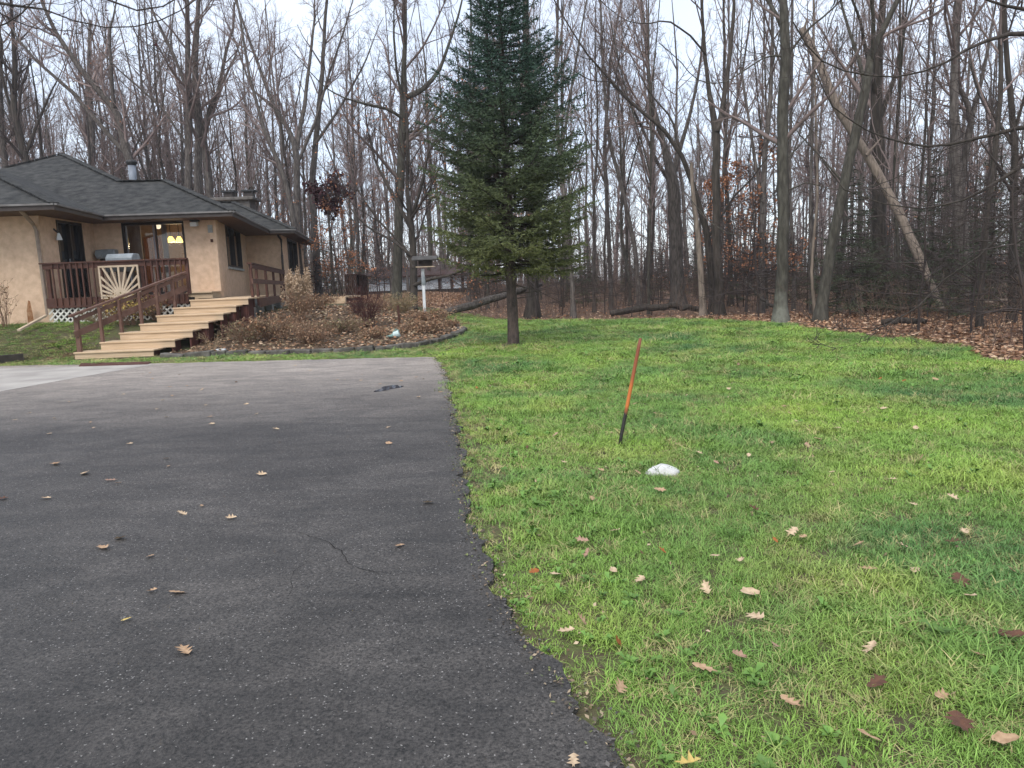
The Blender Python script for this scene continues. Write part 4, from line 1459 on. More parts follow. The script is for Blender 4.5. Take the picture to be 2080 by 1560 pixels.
log('fallen_log', 'dark log sloping up to the right behind the bird feeder post', [D(886, 640, 27.8), D(940, 625, 28.6), D(1010, 604, 29.5), D(1064, 588, 30.4), D(1100, 578, 31)], [0.15, 0.15, 0.145, 0.12, 0.08], 'bark')
log('fallen_log', 'long dark log lying on the leaves right of the spruce', [D(1240, 637, 28.5), D(1300, 627, 28.7), D(1370, 622, 29), D(1420, 628, 29.2)], [0.12, 0.13, 0.12, 0.1], 'barkdark')
log('fallen_log', 'thin leaning broken limb left of the mossy tree', [D(1575, 625, 23.2), D(1545, 605, 24), D(1515, 570, 25)], [0.05, 0.045, 0.03], 'barkdark')
log('fallen_log', 'low log lying in the leaves below the pale fallen trunk', [D(1790, 655, 18.6), D(1840, 652, 18.4), D(1880, 654, 18.0)], [0.07, 0.08, 0.06], 'barkdark')
log('fallen_log', 'pale thin log lying across the right woodland floor', [D(1930, 610, 22), D(1990, 612, 21.5), D(2090, 606, 21)], [0.08, 0.08, 0.07], 'barkpale')
log('fallen_log', 'grey weathered pole lying behind the leaf strip under the crossing trunks', [D(1700, 625, 24), D(1760, 622, 23.8), D(1860, 628, 23)], [0.06, 0.07, 0.06], 'barkpale')

# overhanging boughs of trees that stand outside the frame
H('bare_tree', 'near tree outside the frame whose dark boughs droop in at the right border', 13.5, [(2180, 700, 40), (2170, 300, 34), (2165, 0, 28)],
  [[(2168, 250, 14), (2090, 255, 10), (2010, 275, 7), (1900, 300, 5)], [(2166, 120, 14), (2080, 60, 9), (1980, 90, 6), (1900, 140, 4)], [(2168, 330, 12), (2080, 335, 9), (2000, 385, 6), (1950, 410, 4)], [(2166, 60, 10), (2090, 20, 7), (2030, 10, 5)], [(2168, 400, 10), (2060, 450, 6), (1990, 520, 4)]],
  bark='barkdark', twig='twigdark', seed=51, top=8.5, dens=1.15, t0=0.15, lmul=0.32, spread=0.15)
H('bare_tree', 'near tree outside the frame with a leafy twig hanging in at the upper left', 15, [(-330, 700, 40), (-320, 300, 34), (-310, -100, 30)],
  [[(-312, 60, 14), (-150, -20, 9), (20, 10, 5), (100, 20, 3), (140, 40, 2.5)], [(-312, -40, 12), (-100, -110, 9), (120, -60, 6), (220, 0, 4), (270, 22, 3)], [(-312, 120, 10), (-200, 60, 7), (-60, 70, 4)]], bark='barkdark', twig='twigdark', seed=52, top=9, dens=0.9, t0=0.3, leaves=('maroonleaf', 0.03, 0.10, 30), spread=0.12)

# ------------------------------------------------------------------ wood fillers: shared meshes, individual trees
def filler_variant(i, kind):
    r = np.random.default_rng(100 + i)
    Hh = r.uniform(15, 20)
    rb = r.uniform(0.075, 0.15)
    n = 12
    z = np.linspace(0, Hh, n)
    lean = r.normal(0, 0.035, 2)
    xy = np.cumsum(r.normal(0, 0.10, (n, 2)), 0) + np.outer(z, lean)
    xy[:2] *= 0.3
    pts = np.column_stack([xy - xy[0], z])
    rad = rb * (1 - z / Hh) ** 0.75 + 0.015
    stems = [(pts, rad)]
    nf = r.integers(0, 3)
    for k in range(nf):
        s = r.uniform(0.35, 0.6)
        j = int(s * n)
        a = r.uniform(0, 2 * np.pi)
        d = np.array([math.cos(a) * 0.45, math.sin(a) * 0.45, 1.0])
        q = [pts[j]]
        for m_ in range(6):
            d = d + np.array([r.normal(0, .08), r.normal(0, .08), .12])
            q.append(q[-1] + d / np.linalg.norm(d) * (Hh * (1 - s) / 6.5))
        stems.append((np.array(q), np.linspace(rad[j] * 0.75, 0.02, 7)))
    t = thing('bare_tree', 'x', 'tree', (0, 0, 0))
    bk = ['bark', 'barkdark', 'bark', 'lichen'][i % 4]
    place('trunk', trunk_nb(stems, 7, True, r).mesh('trunk', M[bk], None, True), t)
    nb, ends = bare_crown(stems, r, 0.85, t0=0.22, l1=(0.9, 5.2), lmul=0.27, fine=1.0, tipr=0.005)
    place('crown', nb.mesh('crown', M['twig']), t)
    if kind == 'leafy':
        e = ends[(r.random(len(ends)) < 0.06)]
        V, F = leaf_quads(e, 0.10, r)
        place('dry_leaves', NB().add(V, F).mesh('dry_leaves', M['brownleaf']), t)
    return t


KINDS = ['plain', 'leafy', 'plain', 'plain', 'leafy', 'plain', 'plain', 'leafy', 'plain', 'plain']
LBL = ['slender bare grey tree standing in the crowd of the wood', 'slender bare tree in the wood still holding a few brown leaves']
protos = [filler_variant(i, k) for i, k in enumerate(KINDS)]
spots = []
rr = np.random.default_rng(5)
tries = 0
while len(spots) < 270 and tries < 60000:
    tries += 1
    y = rr.uniform(14, 92) if rr.random() < 0.8 else rr.uniform(24, 50)
    x = rr.uniform(-0.78 * y - 4, 0.78 * y + 5)
    if len(spots) < 85:
        y = rr.uniform(47, 84)
        x = rr.uniform(-0.76 * y, -0.02 * y)
    if not in_woods(x, y) or (x < -4 and y < 46) or (x < -1 and y < 38):
        continue
    if 740 < CXP + FPX * x / y < 950 and y < 63 and rr.random() < 0.8:
        continue
    if not in_woods(x - 1.2, y - 0.8) or y / 92 < rr.random() * 0.25:
        continue
    dmin = 1.3 if y > 30 else 2.0
    if any((x - a) ** 2 + (y - b) ** 2 < dmin ** 2 for a, b in spots) or any((x - a) ** 2 + (y - b) ** 2 < 1.8 for a, b in HEROES_XY):
        continue
    spots.append((x, y))
def wood_region(x, y):
    px = CXP + FPX * x / y
    for lim, nm in ((430, 'behind the roof peak'), (800, 'behind the chimney end'), (1230, 'behind the spruce'), (1420, 'between spruce and vee-topped tree'), (1585, 'between vee-topped and mossy trees'), (1800, 'between mossy and dead leaning trees'), (99999, 'right of the dead leaning tree')):
        if px < lim:
            break
    dep = 'near the wood edge' if y < 38 else ('in mid wood' if y < 62 else 'far back in the wood')
    return nm + ', ' + dep


for k, (x, y) in enumerate(spots):
    i = k % len(protos)
    lab = ('slender tree with brown leaves ' if KINDS[i] == 'leafy' else 'slender bare tree ') + wood_region(x, y)
    s = rr.uniform(0.72, 1.05) + (0.22 if y > 50 else 0.0)
    w = s * rr.uniform(0.75, 1.1) * (0.75 if y < 36 else 1.0)
    loc = (x, y, float(terrain(x, y)) - 0.06)
    grp = 'leaf-holding trees in the wood' if KINDS[i] == 'leafy' else 'bare trees in the crowd of the wood'
    rz = rr.uniform(0, 6.28)
    if k < len(protos):
        o = protos[i]
        o.location = loc
        o.rotation_euler = (0, 0, rz)
        o.scale = (w, w, s)
        tag(o, lab, None, grp)
    else:
        copy_tree(protos[i], loc, rz, (w, w, s), lab, grp)

# understory saplings: thin, level twigs, some with rust leaves
def sapling_variant(i):
    r = np.random.default_rng(300 + i)
    Hh = r.uniform(3.0, 6.0)
    n = 8
    z = np.linspace(0, Hh, n)
    xy = np.cumsum(r.normal(0, 0.07, (n, 2)), 0)
    pts = np.column_stack([xy - xy[0], z])
    rad = np.linspace(0.028, 0.008, n)
    t = thing('sapling', 'x', 'sapling', (0, 0, 0))
    P0, R0 = resample(pts, rad, 12)
    place('trunk', trunk_nb([(pts, rad)], 5, False).mesh('trunk', M['twigdark'], None, True), t)
    nb = NB()
    P1, R1 = spawn(P0[None], R0[None], 7.0, 0.15, (60, 95), 0.33, (0.5, 1.9), 0.05, 0.09, 6, r, nmax=40, tip=0.005, flat=0.3)
    nb.add(*tubes_np(P1, R1, 4))
    P2, R2 = spawn(P1, R1, 5.0, 0.15, (30, 65), 0.5, (0.2, 0.8), 0.0, 0.1, 4, r, nmax=9, tip=0.004, flat=0.6)
    nb.add(*tubes_np(P2, R2, 3))
    P3, R3 = spawn(P2, R2, 6.0, 0.15, (30, 65), 0.6, (0.12, 0.4), 0.0, 0.1, 3, r, nmax=5, tip=0.0035, flat=0.6)
    nb.add(*tubes_np(P3, R3, 3))
    place('crown', nb.mesh('crown', M['twigdark']), t)
    if i in (1, 4):
        e = np.concatenate([P2[:, -1], P2[:, 2], P3[:, -1]])
        e = e[r.random(len(e)) < (1.0 if i == 1 else 0.4)]
        if i == 1:
            e = np.repeat(e, 5, 0) + r.normal(0, 0.09, (len(e) * 5, 3)) * np.array([1, 1, 0.5])
        V, F = leaf_quads(e, 0.085, r)
        place('dry_leaves', NB().add(V, F).mesh('dry_leaves', M['rustleaf']), t)
    return t


saps = [sapling_variant(i) for i in range(5)]
SL = ['thin twiggy sapling in the undergrowth of the wood', 'thin beech sapling holding rust orange leaves in the wood']
sp = []
tries = 0
while len(sp) < 130 and tries < 20000:
    tries += 1
    y = rr.uniform(10, 46)
    x = rr.uniform(-0.3 * y, 0.75 * y + 3)
    if not in_woods(x - 0.5, y - 0.5) or (x < -2 and y < 36) or (x < 1 and rr.random() < 0.4):
        continue
    if any((x - a) ** 2 + (y - b) ** 2 < 0.8 for a, b in sp):
        continue
    sp.append((x, y))
LEAFY_AT = [(692, 520, 37), (675, 510, 41), (1515, 520, 29), (1500, 500, 33), (1545, 520, 31), (775, 500, 44), (1490, 520, 38)]
used = set()
for k in range(len(sp) + len(LEAFY_AT)):
    if k < len(LEAFY_AT):
        i = (1, 4, 1, 1, 4, 4, 1)[k]
        p = D(*LEAFY_AT[k])
        x, y = p[0], p[1]
        s = (1.35, 1.2, 1.6, 1.5, 1.5, 1.2, 1.4)[k]
    else:
        i = (0, 2, 3, 0, 2, 3, 4)[k % 7]
        x, y = sp[k - len(LEAFY_AT)]
        if y < 27 and i == 4:
            i = 0
        s = rr.uniform(0.7, 1.25)
    leafy = i in (1, 4)
    lab, grp = ('rust leaved sapling ' if leafy else 'thin twiggy sapling ') + wood_region(x, y), ('rust leaved saplings' if leafy else 'undergrowth saplings')
    loc = (x, y, float(terrain(x, y)) - 0.03)
    if i not in used:
        used.add(i)
        o = saps[i]
        o.location = loc
        o.scale = (s, s, s)
        tag(o, lab, None, grp)
    else:
        copy_tree(saps[i], loc, rr.uniform(0, 6.28), s, lab, grp)

# ------------------------------------------------------------------ conifers
def conifer_mat(name, lo_c, hi_c, z0, z1):
    m, n, l, b = node_mat(name)
    t = n.new('ShaderNodeTexCoord')
    s = n.new('ShaderNodeSeparateXYZ')
    l.new(t.outputs['Object'], s.inputs[0])
    no = n.new('ShaderNodeTexNoise')
    no.inputs['Scale'].default_value = 1.6
    no.inputs['Detail'].default_value = 5
    l.new(t.outputs['Object'], no.inputs['Vector'])
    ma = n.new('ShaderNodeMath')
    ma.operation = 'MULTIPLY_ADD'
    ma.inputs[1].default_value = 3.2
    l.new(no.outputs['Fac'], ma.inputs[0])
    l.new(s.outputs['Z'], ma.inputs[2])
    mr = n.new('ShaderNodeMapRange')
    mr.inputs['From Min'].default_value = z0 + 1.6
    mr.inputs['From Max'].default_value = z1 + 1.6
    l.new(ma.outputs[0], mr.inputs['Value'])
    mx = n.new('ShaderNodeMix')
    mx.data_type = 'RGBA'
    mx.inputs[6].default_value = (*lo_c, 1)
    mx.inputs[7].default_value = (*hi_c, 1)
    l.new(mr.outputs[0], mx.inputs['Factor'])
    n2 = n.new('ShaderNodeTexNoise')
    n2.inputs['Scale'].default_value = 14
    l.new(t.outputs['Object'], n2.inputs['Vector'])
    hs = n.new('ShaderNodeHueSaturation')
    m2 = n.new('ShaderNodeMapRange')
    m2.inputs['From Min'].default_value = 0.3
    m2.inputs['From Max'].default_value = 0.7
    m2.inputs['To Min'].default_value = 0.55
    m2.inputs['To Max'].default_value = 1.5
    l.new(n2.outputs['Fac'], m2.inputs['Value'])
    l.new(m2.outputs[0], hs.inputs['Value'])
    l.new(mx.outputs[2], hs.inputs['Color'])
    l.new(hs.outputs[0], b.inputs['Base Color'])
    b.inputs['Roughness'].default_value = 0.75
    b.inputs['Specular IOR Level'].default_value = 0.2
    return m


def conifer(prof, zs, per, seed, slope, lat_step=0.06, needle=(0.05, 0.09), nw=0.016, nstep=0.03, gap=0.0, stem=(0.0, 0.0), jit=(0.72, 1.1)):
    """returns branches NB, needles NB"""
    r = np.random.default_rng(seed)
    B, N = NB(), NB()
    bp, br_, lp, ld, ll = [], [], [], [], []
    for z in zs:
        n = per if isinstance(per, int) else r.integers(*per)
        az0 = r.uniform(0, 6.28)
        for b in range(n):
            az = az0 + b * 2 * np.pi / n + r.normal(0, 0.22)
            zz = z + r.normal(0, 0.06)
            L = prof(zz) * (jit[0] + (jit[1] - jit[0]) * r.random() ** 0.6)
            if L < 0.08:
                continue
            s = np.linspace(0, 1, 8)
            sl = slope(zz) + r.normal(0, 0.09)
            up = 0.28
            side = r.normal(0, 0.06)
            hx = np.array([math.cos(az), math.sin(az), 0])
            hy = np.array([-hx[1], hx[0], 0])
            P = np.outer(s * L, hx) + np.outer(L * side * s ** 2, hy) + np.outer(L * (sl * s + up * s ** 2 - 0.12 * s), [0, 0, 1])
            P[:, 2] += zz
            P[:, 0] += stem[0] * zz
            P[:, 1] += stem[1] * zz
            bp.append(P)
            br_.append(np.linspace(0.012 + 0.008 * L, 0.004, 8))
            if r.random() < gap:
                continue
            k = max(2, int(L * 0.85 / lat_step))
            t = np.linspace(0.14 + 0.1 * r.random(), 0.99, k) ** 0.9
            x = t * 7
            i = np.minimum(x.astype(int), 6)
            f_ = (x - i)[:, None]
            pos = P[i] * (1 - f_) + P[i + 1] * f_
            tan = P[i + 1] - P[i]
            tan /= np.linalg.norm(tan, axis=1, keepdims=True)
            for sg in (-1, 1):
                a = np.radians(r.uniform(38, 68, k))[:, None]
                d = tan * np.cos(a) + hy * sg * np.sin(a) + r.normal(0, 0.10, (k, 3)) + np.array([0, 0, -0.12])
                d /= np.linalg.norm(d, axis=1, keepdims=True)
                lp.append(pos)
                ld.append(d)
                ll.append(np.clip(0.46 * L * (1.1 - t) * np.minimum(1, t * 2.6) + 0.10, 0.08, 0.7) * r.uniform(0.6, 1.15, k))
            lp.append(pos[-3:])
            ld.append(tan[-3:])
            ll.append(np.full(len(pos[-3:]), 0.12))
    B.add(*tubes_np(np.array(bp), np.array(br_), 4))
    lp, ld, ll = np.concatenate(lp), np.concatenate(ld), np.concatenate(ll)
    # needles along each lateral
    cnt = np.maximum(2, (ll / nstep).astype(int))
    par = np.repeat(np.arange(len(lp)), cnt)
    C = len(par)
    t = r.random(C)
    c = lp[par] + ld[par] * (ll[par] * t)[:, None] + np.outer(-(ll[par] * t) ** 2 * 0.35, [0, 0, 1])
    q = r.normal(size=(C, 3))
    d0 = ld[par]
    q -= d0 * (q * d0).sum(1, keepdims=True)
    q /= np.linalg.norm(q, axis=1, keepdims=True)
    q[:, 2] *= 0.8
    a = np.radians(r.uniform(20, 62, C))[:, None]
    nd = d0 * np.cos(a) + q * np.sin(a)
    s = np.cross(nd, r.normal(size=(C, 3)))
    s /= np.linalg.norm(s, axis=1, keepdims=True) + 1e-9
    ln = r.uniform(*needle, C)[:, None]
    V = np.stack([c - s * nw / 2, c + s * nw / 2, c + nd * ln], 1).reshape(-1, 3)
    N.add(V, np.arange(3 * C).reshape(C, 3))
    return B, N


spx = G(1043, 702, 0)
base = np.array([spx[0], spx[1], 0.0])
spruce = thing('spruce_tree', 'tall dark green spruce with a bare lower stem standing in the lawn', 'tree', base)
zp = [1.7, 2.0, 2.8, 3.5, 4.7, 5.8, 7.0, 8.2, 9.0, 9.7]
wp = [1.35, 1.75, 1.9, 1.92, 1.8, 1.42, 0.84, 0.36, 0.16, 0.05]
prof = lambda z: float(np.interp(z, zp, wp))
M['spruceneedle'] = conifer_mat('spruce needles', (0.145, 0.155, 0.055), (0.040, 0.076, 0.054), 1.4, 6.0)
zs = np.concatenate([np.arange(1.85, 3.0, 0.27), np.arange(3.0, 7.0, 0.27), np.arange(7.0, 9.6, 0.2)])
B, N = conifer(prof, zs, (10, 14), 9, lambda z: float(np.interp(z, [1.5, 2.5, 4, 7, 10.5], [-0.14, -0.06, 0.05, 0.22, 0.6])), lat_step=0.05, gap=0.06, nw=0.022, needle=(0.06, 0.11), jit=(0.5, 1.12))
zz = np.linspace(0, 9.75, 20)
pts = np.column_stack([0.012 * np.sin(zz * 2) - 0.006 * zz, 0.01 * np.cos(zz * 1.7), zz])
rad = np.interp(zz, [0, 0.3, 1.5, 6, 9.75], [0.16, 0.14, 0.125, 0.07, 0.012])
tn = NB()
P_, R_ = resample(pts, rad, 30)
R_ *= 1 + np.random.default_rng(8).normal(0, 0.05, 30)
P_[0, 2] -= 0.05
tn.add(*tubes_np(P_[None], R_[None], 12))
M['sprucebark'] = mat('spruce bark', (0.115, 0.085, 0.07), (0.055, 0.042, 0.036), scale=7, rough=0.95, bump=0.9, bscale=25, stretch=(2, 2, 1))
place('trunk', tn.mesh('trunk', M['sprucebark'], None, True), spruce)
# second stem that parts from the first above the lowest whorl
P2 = np.array([[0.02, 0, 2.3], [-0.16, 0.05, 3.1], [-0.27, 0.08, 4.2], [-0.33, 0.1, 5.6], [-0.35, 0.1, 7.6]])
place('trunk', NB().add(*tubes_np(resample(P2, [0.07, 0.075, 0.07, 0.055, 0.02], 16)[0][None], resample(P2, [0.07, 0.075, 0.07, 0.055, 0.02], 16)[1][None], 10)).mesh('trunk', M['sprucebark'], None, True), spruce)
place('branches', B.mesh('branches', M['barkdark']), spruce)
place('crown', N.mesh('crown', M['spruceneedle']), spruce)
db = MB()
for (az, L, z, sl) in ((-0.2, 1.3, 1.45, -0.42), (0.35, 0.7, 1.1, 0.1), (0.1, 0.9, 1.2, 0.12), (3.0, 0.5, 1.3, -0.2), (2.7, 1.1, 1.55, -0.1), (-1.4, 0.5, 1.0, -0.1)):
    e = np.array([math.cos(az) * L, math.sin(az) * L, z + sl * L])
    m_ = np.array([math.cos(az) * L * .5, math.sin(az) * L * .5, z + sl * L * .35])
    db.tube([base + (0, 0, z), base + m_, base + e], [0.016, 0.01, 0.004], 5)
db.build('dead_branches', M['barkdark'], spruce)

# dark evergreen saplings in the right-hand wood
M['hemlock'] = conifer_mat('hemlock needles', (0.075, 0.088, 0.048), (0.062, 0.078, 0.052), 0, 5)
hem = []
for i in range(3):
    r = np.random.default_rng(60 + i)
    Hh = (4.2, 5.6, 3.4)[i]
    t = thing('evergreen_sapling', 'x', 'sapling', (0, 0, 0))
    B, N = conifer(lambda z: max(0.12, (Hh - z) * 0.34), np.arange(0.5, Hh - 0.1, 0.26), (4, 7), 70 + i, lambda z: -0.12, lat_step=0.09, needle=(0.06, 0.12), nw=0.03, nstep=0.045, gap=0.22)
    zz = np.linspace(0, Hh, 6)
    place('trunk', NB().add(*tubes_np(np.column_stack([zz * 0, zz * 0, zz])[None], np.linspace(0.04, 0.008, 6)[None], 6)).mesh('trunk', M['barkdark']), t)
    place('branches', B.mesh('branches', M['barkdark']), t)
    place('crown', N.mesh('crown', M['hemlock']), t)
    hem.append(t)
hs_px = [(1700, 27), (1728, 23.5), (1760, 25), (1850, 22), (1890, 23.5), (1930, 20.5), (1975, 19), (2010, 23), (1640, 29), (1510, 33), (1870, 30), (1990, 26), (1600, 34), (1780, 31), (1345, 44), (1280, 46), (1190, 40), (1160, 46), (1420, 42), (1960, 33), (690, 46), (730, 50), (660, 50)]
for k, (px, y) in enumerate(hs_px):
    p = D(px, 600, y)
    loc = (p[0], y, float(terrain(p[0], y)) - 0.04)
    s = 0.6 + 0.4 * ((k * 37) % 10) / 10
    lab = 'dark evergreen sapling ' + wood_region(p[0], y)
    if k < 3:
        o = hem[k]
        o.location = loc
        o.scale = (s, s, s)
        tag(o, lab, None, 'evergreen saplings in the wood')
    else:
        copy_tree(hem[k % 3], loc, k * 1.3, s, lab, 'evergreen saplings in the wood')

# ------------------------------------------------------------------ far wood and brush (uncountable)
r = np.random.default_rng(77)
far = NB()
n = 520
ang_ = r.uniform(-0.78, 0.78, n)
dist = r.uniform(88, 150, n)
x = np.tan(ang_) * dist
y = dist
Ht = r.uniform(14, 22, n)
N0 = 7
k = np.linspace(0, 1, N0)[None, :]
P = np.zeros((n, N0, 3))
P[:, :, 0] = x[:, None] + r.normal(0, 0.9, n)[:, None] * k
P[:, :, 1] = y[:, None]
P[:, :, 2] = Ht[:, None] * k - 0.5
R = r.uniform(0.10, 0.24, n)[:, None] * (1 - 0.85 * k)
far.add(*tubes_np(P, R, 5))
P1, R1 = spawn(P, R, 1.1, 0.15, (25, 60), 0.28, (1.0, 5.0), 0.6, 0.1, 5, r, nmax=22, tip=0.014)
far.add(*tubes_np(P1, R1, 3))
P2, R2 = spawn(P1, R1, 1.1, 0.1, (25, 60), 0.5, (0.6, 2.4), 0.3, 0.1, 3, r, nmax=6, tip=0.011)
far.add(*tubes_np(P2, R2, 3))
o = place('distant_woods', far.mesh('distant_woods', M['twig']))
tag(o, kind='stuff')
# brush: thin stems on the woodland floor
n = 12000
y = r.uniform(11, 100, n)
x = r.uniform(-0.6, 0.85, n) * y
ok = in_woods(x - 0.4, y - 0.4) & ~((x < -7.3) & (y < 42)) & ~((x < -1.5) & (y < 31)) 
x, y = x[ok], y[ok]
n = len(x)
h = r.uniform(0.3, 1.7, n) * (1 + np.maximum(y - 30, 0) / 22)
h = np.where((np.abs(CXP + FPX * x / y - 850) < 110) & (y > 30) & (y < 63), h * 0.33, h)
P = np.zeros((n, 4, 3))
dx = r.normal(0, 0.28, (n, 2)) * h[:, None]
for j, t in enumerate((0, 0.33, 0.66, 1)):
    P[:, j, 0] = x + dx[:, 0] * t ** 1.4
    P[:, j, 1] = y + dx[:, 1] * t ** 1.4
    P[:, j, 2] = terrain(x, y) - 0.05 + h * t * (1 - 0.15 * t)
R = np.maximum(0.004, 0.0045 * h[:, None] * np.array([1.3, 1.0, 0.8, 0.6])[None])
br = NB().add(*tubes_np(P, R, 3))
P1, R1 = spawn(P, R, 1.6, 0.2, (30, 70), 0.5, (0.15, 1.0), 0.1, 0.12, 3, r, nmax=4, tip=0.004)
br.add(*tubes_np(P1, R1, 3))
M['brush'] = mat('brown brush stems', (0.155, 0.105, 0.08), (0.10, 0.07, 0.055), scale=0.5, rough=0.95, world=True)
o = place('undergrowth_brush', br.mesh('undergrowth_brush', M['brush']))
tag(o, kind='stuff')

# leaf litter on the woodland floor
def litter(name, n, gen, size, m):
    x, y = gen(n)
    z = terrain(x, y)
    c = np.column_stack([x, y, z + r.uniform(0.0, 0.07, len(x))])
    V, F = leaf_quads(c, size, r, 0.0)
    V = V.reshape(-1, 4, 3)
    V[:, :, 2] = c[:, None, 2] + (V[:, :, 2] - c[:, None, 2]) * 0.45
    o = place(name, NB().add(V.reshape(-1, 3), F).mesh(name, M[m]))
    return tag(o, kind='stuff')


def litter_mat(name, cols):
    m, n, l, b = node_mat(name)
    g = n.new('ShaderNodeNewGeometry')
    rp_ = n.new('ShaderNodeValToRGB')
    rp_.color_ramp.interpolation = 'CONSTANT'
    e = rp_.color_ramp.elements
    while len(e) < len(cols):
        e.new(0.5)
    for i, c_ in enumerate(cols):
        e[i].position = i / len(cols)
        e[i].color = (*c_, 1)
    l.new(g.outputs['Random Per Island'], rp_.inputs[0])
    l.new(rp_.outputs[0], b.inputs['Base Color'])
    b.inputs['Roughness'].default_value = 0.8
    return m


M['litter'] = litter_mat('leaf litter', [(0.40, 0.215, 0.115), (0.26, 0.135, 0.075), (0.5, 0.32, 0.19), (0.17, 0.09, 0.055), (0.35, 0.195, 0.11), (0.56, 0.39, 0.26), (0.22, 0.12, 0.07)])


def gen_edge(n):
    out_x, out_y = [], []
    got = 0
    while got < n:
        y = 5 + 40 * r.random(8000) ** 1.3
        x = np.where(r.random(8000) < 0.8, r.uniform(-3, 24, 8000), r.uniform(-16, -3, 8000))
        y = np.where(x < -3, r.uniform(31, 60, 8000), y)
        k = in_woods(x, y) & (np.abs(x) < 0.85 * y + 2) & ~((x < -7.3) & (y < 41))
        edge = np.minimum(x - lawn_right(np.clip(y, -12, 31)) + 20 * (y > 26), 30)
        edge = np.where(x < -3, 2.0, edge)
        k &= r.random(8000) < np.exp(-np.maximum(edge, 0) / 9)
        out_x.append(x[k])
        out_y.append(y[k])
        got += k.sum()
    return np.concatenate(out_x)[:n], np.concatenate(out_y)[:n]


litter('leaf_litter', 50000, gen_edge, 0.12, 'litter')


def gen_bed(n):
    x = r.uniform(-8.3, -1.3, n * 3)
    y = r.uniform(17.3, 27, n * 3)
    k = in_bed(x, y)
    return x[k][:n], y[k][:n]


M['bedlitter'] = litter_mat('bed leaf litter', [(0.34, 0.21, 0.12), (0.24, 0.14, 0.08), (0.5, 0.36, 0.24), (0.15, 0.095, 0.06), (0.36, 0.18, 0.09), (0.28, 0.22, 0.13)])
zb_ = terrain
litter('bed_leaf_litter', 5000, gen_bed, 0.11, 'bedlitter').location.z = 0.07

# torn bits of leaf and thatch lying in the mown grass
n = 5000
fy = 2.0 + 18 * r.random(n) ** 1.3
fx = r.uniform(-2.5, 8.5, n)
k = ~in_drive(fx - 0.03, fy) & ~in_woods(fx, fy) & ~in_bed(fx, fy) & (np.abs(fx) < 0.75 * fy + 0.5)
fx, fy = fx[k], fy[k]
dr_ = fx - np.interp(fy, [p[1] for p in DRIVE_R], [p[0] for p in DRIVE_R])
k = r.random(len(fx)) < 0.3 + 0.7 * np.exp(-dr_ / 0.6)
fx, fy = fx[k], fy[k]
V, F = leaf_quads(np.column_stack([fx, fy, r.uniform(0.015, 0.04, len(fx))]), 0.026, r, 0.0)
M['bits'] = litter_mat('leaf bits', [(0.40, 0.29, 0.18), (0.22, 0.14, 0.085), (0.30, 0.22, 0.13), (0.12, 0.075, 0.05), (0.5, 0.38, 0.25)])
tag(place('leaf_fragments', NB().add(V, F).mesh('leaf_fragments', M['bits'])), kind='stuff')

# crumbs of asphalt, soil and leaf bits caught along the drive edge
n = 3600
ey = 1.2 + 14.2 * r.random(n) ** 1.4
ex = np.interp(ey, [p[1] for p in DRIVE_R], [p[0] for p in DRIVE_R]) + r.normal(0.01, 0.05, n)
c = np.column_stack([ex, ey, np.where(ex < np.interp(ey, [p[1] for p in DRIVE_R], [p[0] for p in DRIVE_R]), 0.033, 0.012)])
V, F = leaf_quads(c, 0.022, r, 0.0)
V = V.reshape(-1, 4, 3)
V[:, :, 2] = c[:, None, 2] + np.abs(V[:, :, 2] - c[:, None, 2]) * 0.6
M['crumbs'] = litter_mat('edge crumbs', [(0.05, 0.045, 0.04), (0.09, 0.07, 0.05), (0.20, 0.14, 0.09), (0.07, 0.055, 0.04), (0.34, 0.26, 0.17), (0.12, 0.11, 0.10), (0.15, 0.17, 0.06)])
tag(place('edge_debris', NB().add(V.reshape(-1, 3), F).mesh('edge_debris', M['crumbs'])), kind='stuff')

# ------------------------------------------------------------------ garden bed
M['edging'] = mat('weathered edging timber', (0.15, 0.138, 0.12), (0.06, 0.054, 0.045), scale=4, rough=0.95, bump=0.6, bscale=20, detail=7)
edg = thing('garden_edging', 'low weathered grey edging of short slabs curving round the garden bed', 'edging', (-4, 17.4, 0))
EP, _ = resample([(a, b, 0) for a, b in EDGE_FRONT], [1] * len(EDGE_FRONT), 200)
i = 0
re = np.random.default_rng(4)
while i < 196:
    st_ = int(re.integers(5, 10))
    j = min(i + st_, 199)
    p, q = EP[i].copy(), EP[j].copy()
    wz = re.uniform(0.09, 0.16)
    p[2] = terrain(p[0], p[1]) + 0.045 + re.uniform(-0.01, 0.02)
    q[2] = terrain(q[0], q[1]) + 0.045 + re.uniform(-0.03, 0.03)
    d = (q - p) / np.linalg.norm(q - p)
    MB().beam(p, q - d * 0.02, re.uniform(0.16, 0.30), wz, taper=re.uniform(0.75, 1.2)).build('edging_slab', M['edging'], edg, bevel=0.02)
    i = j


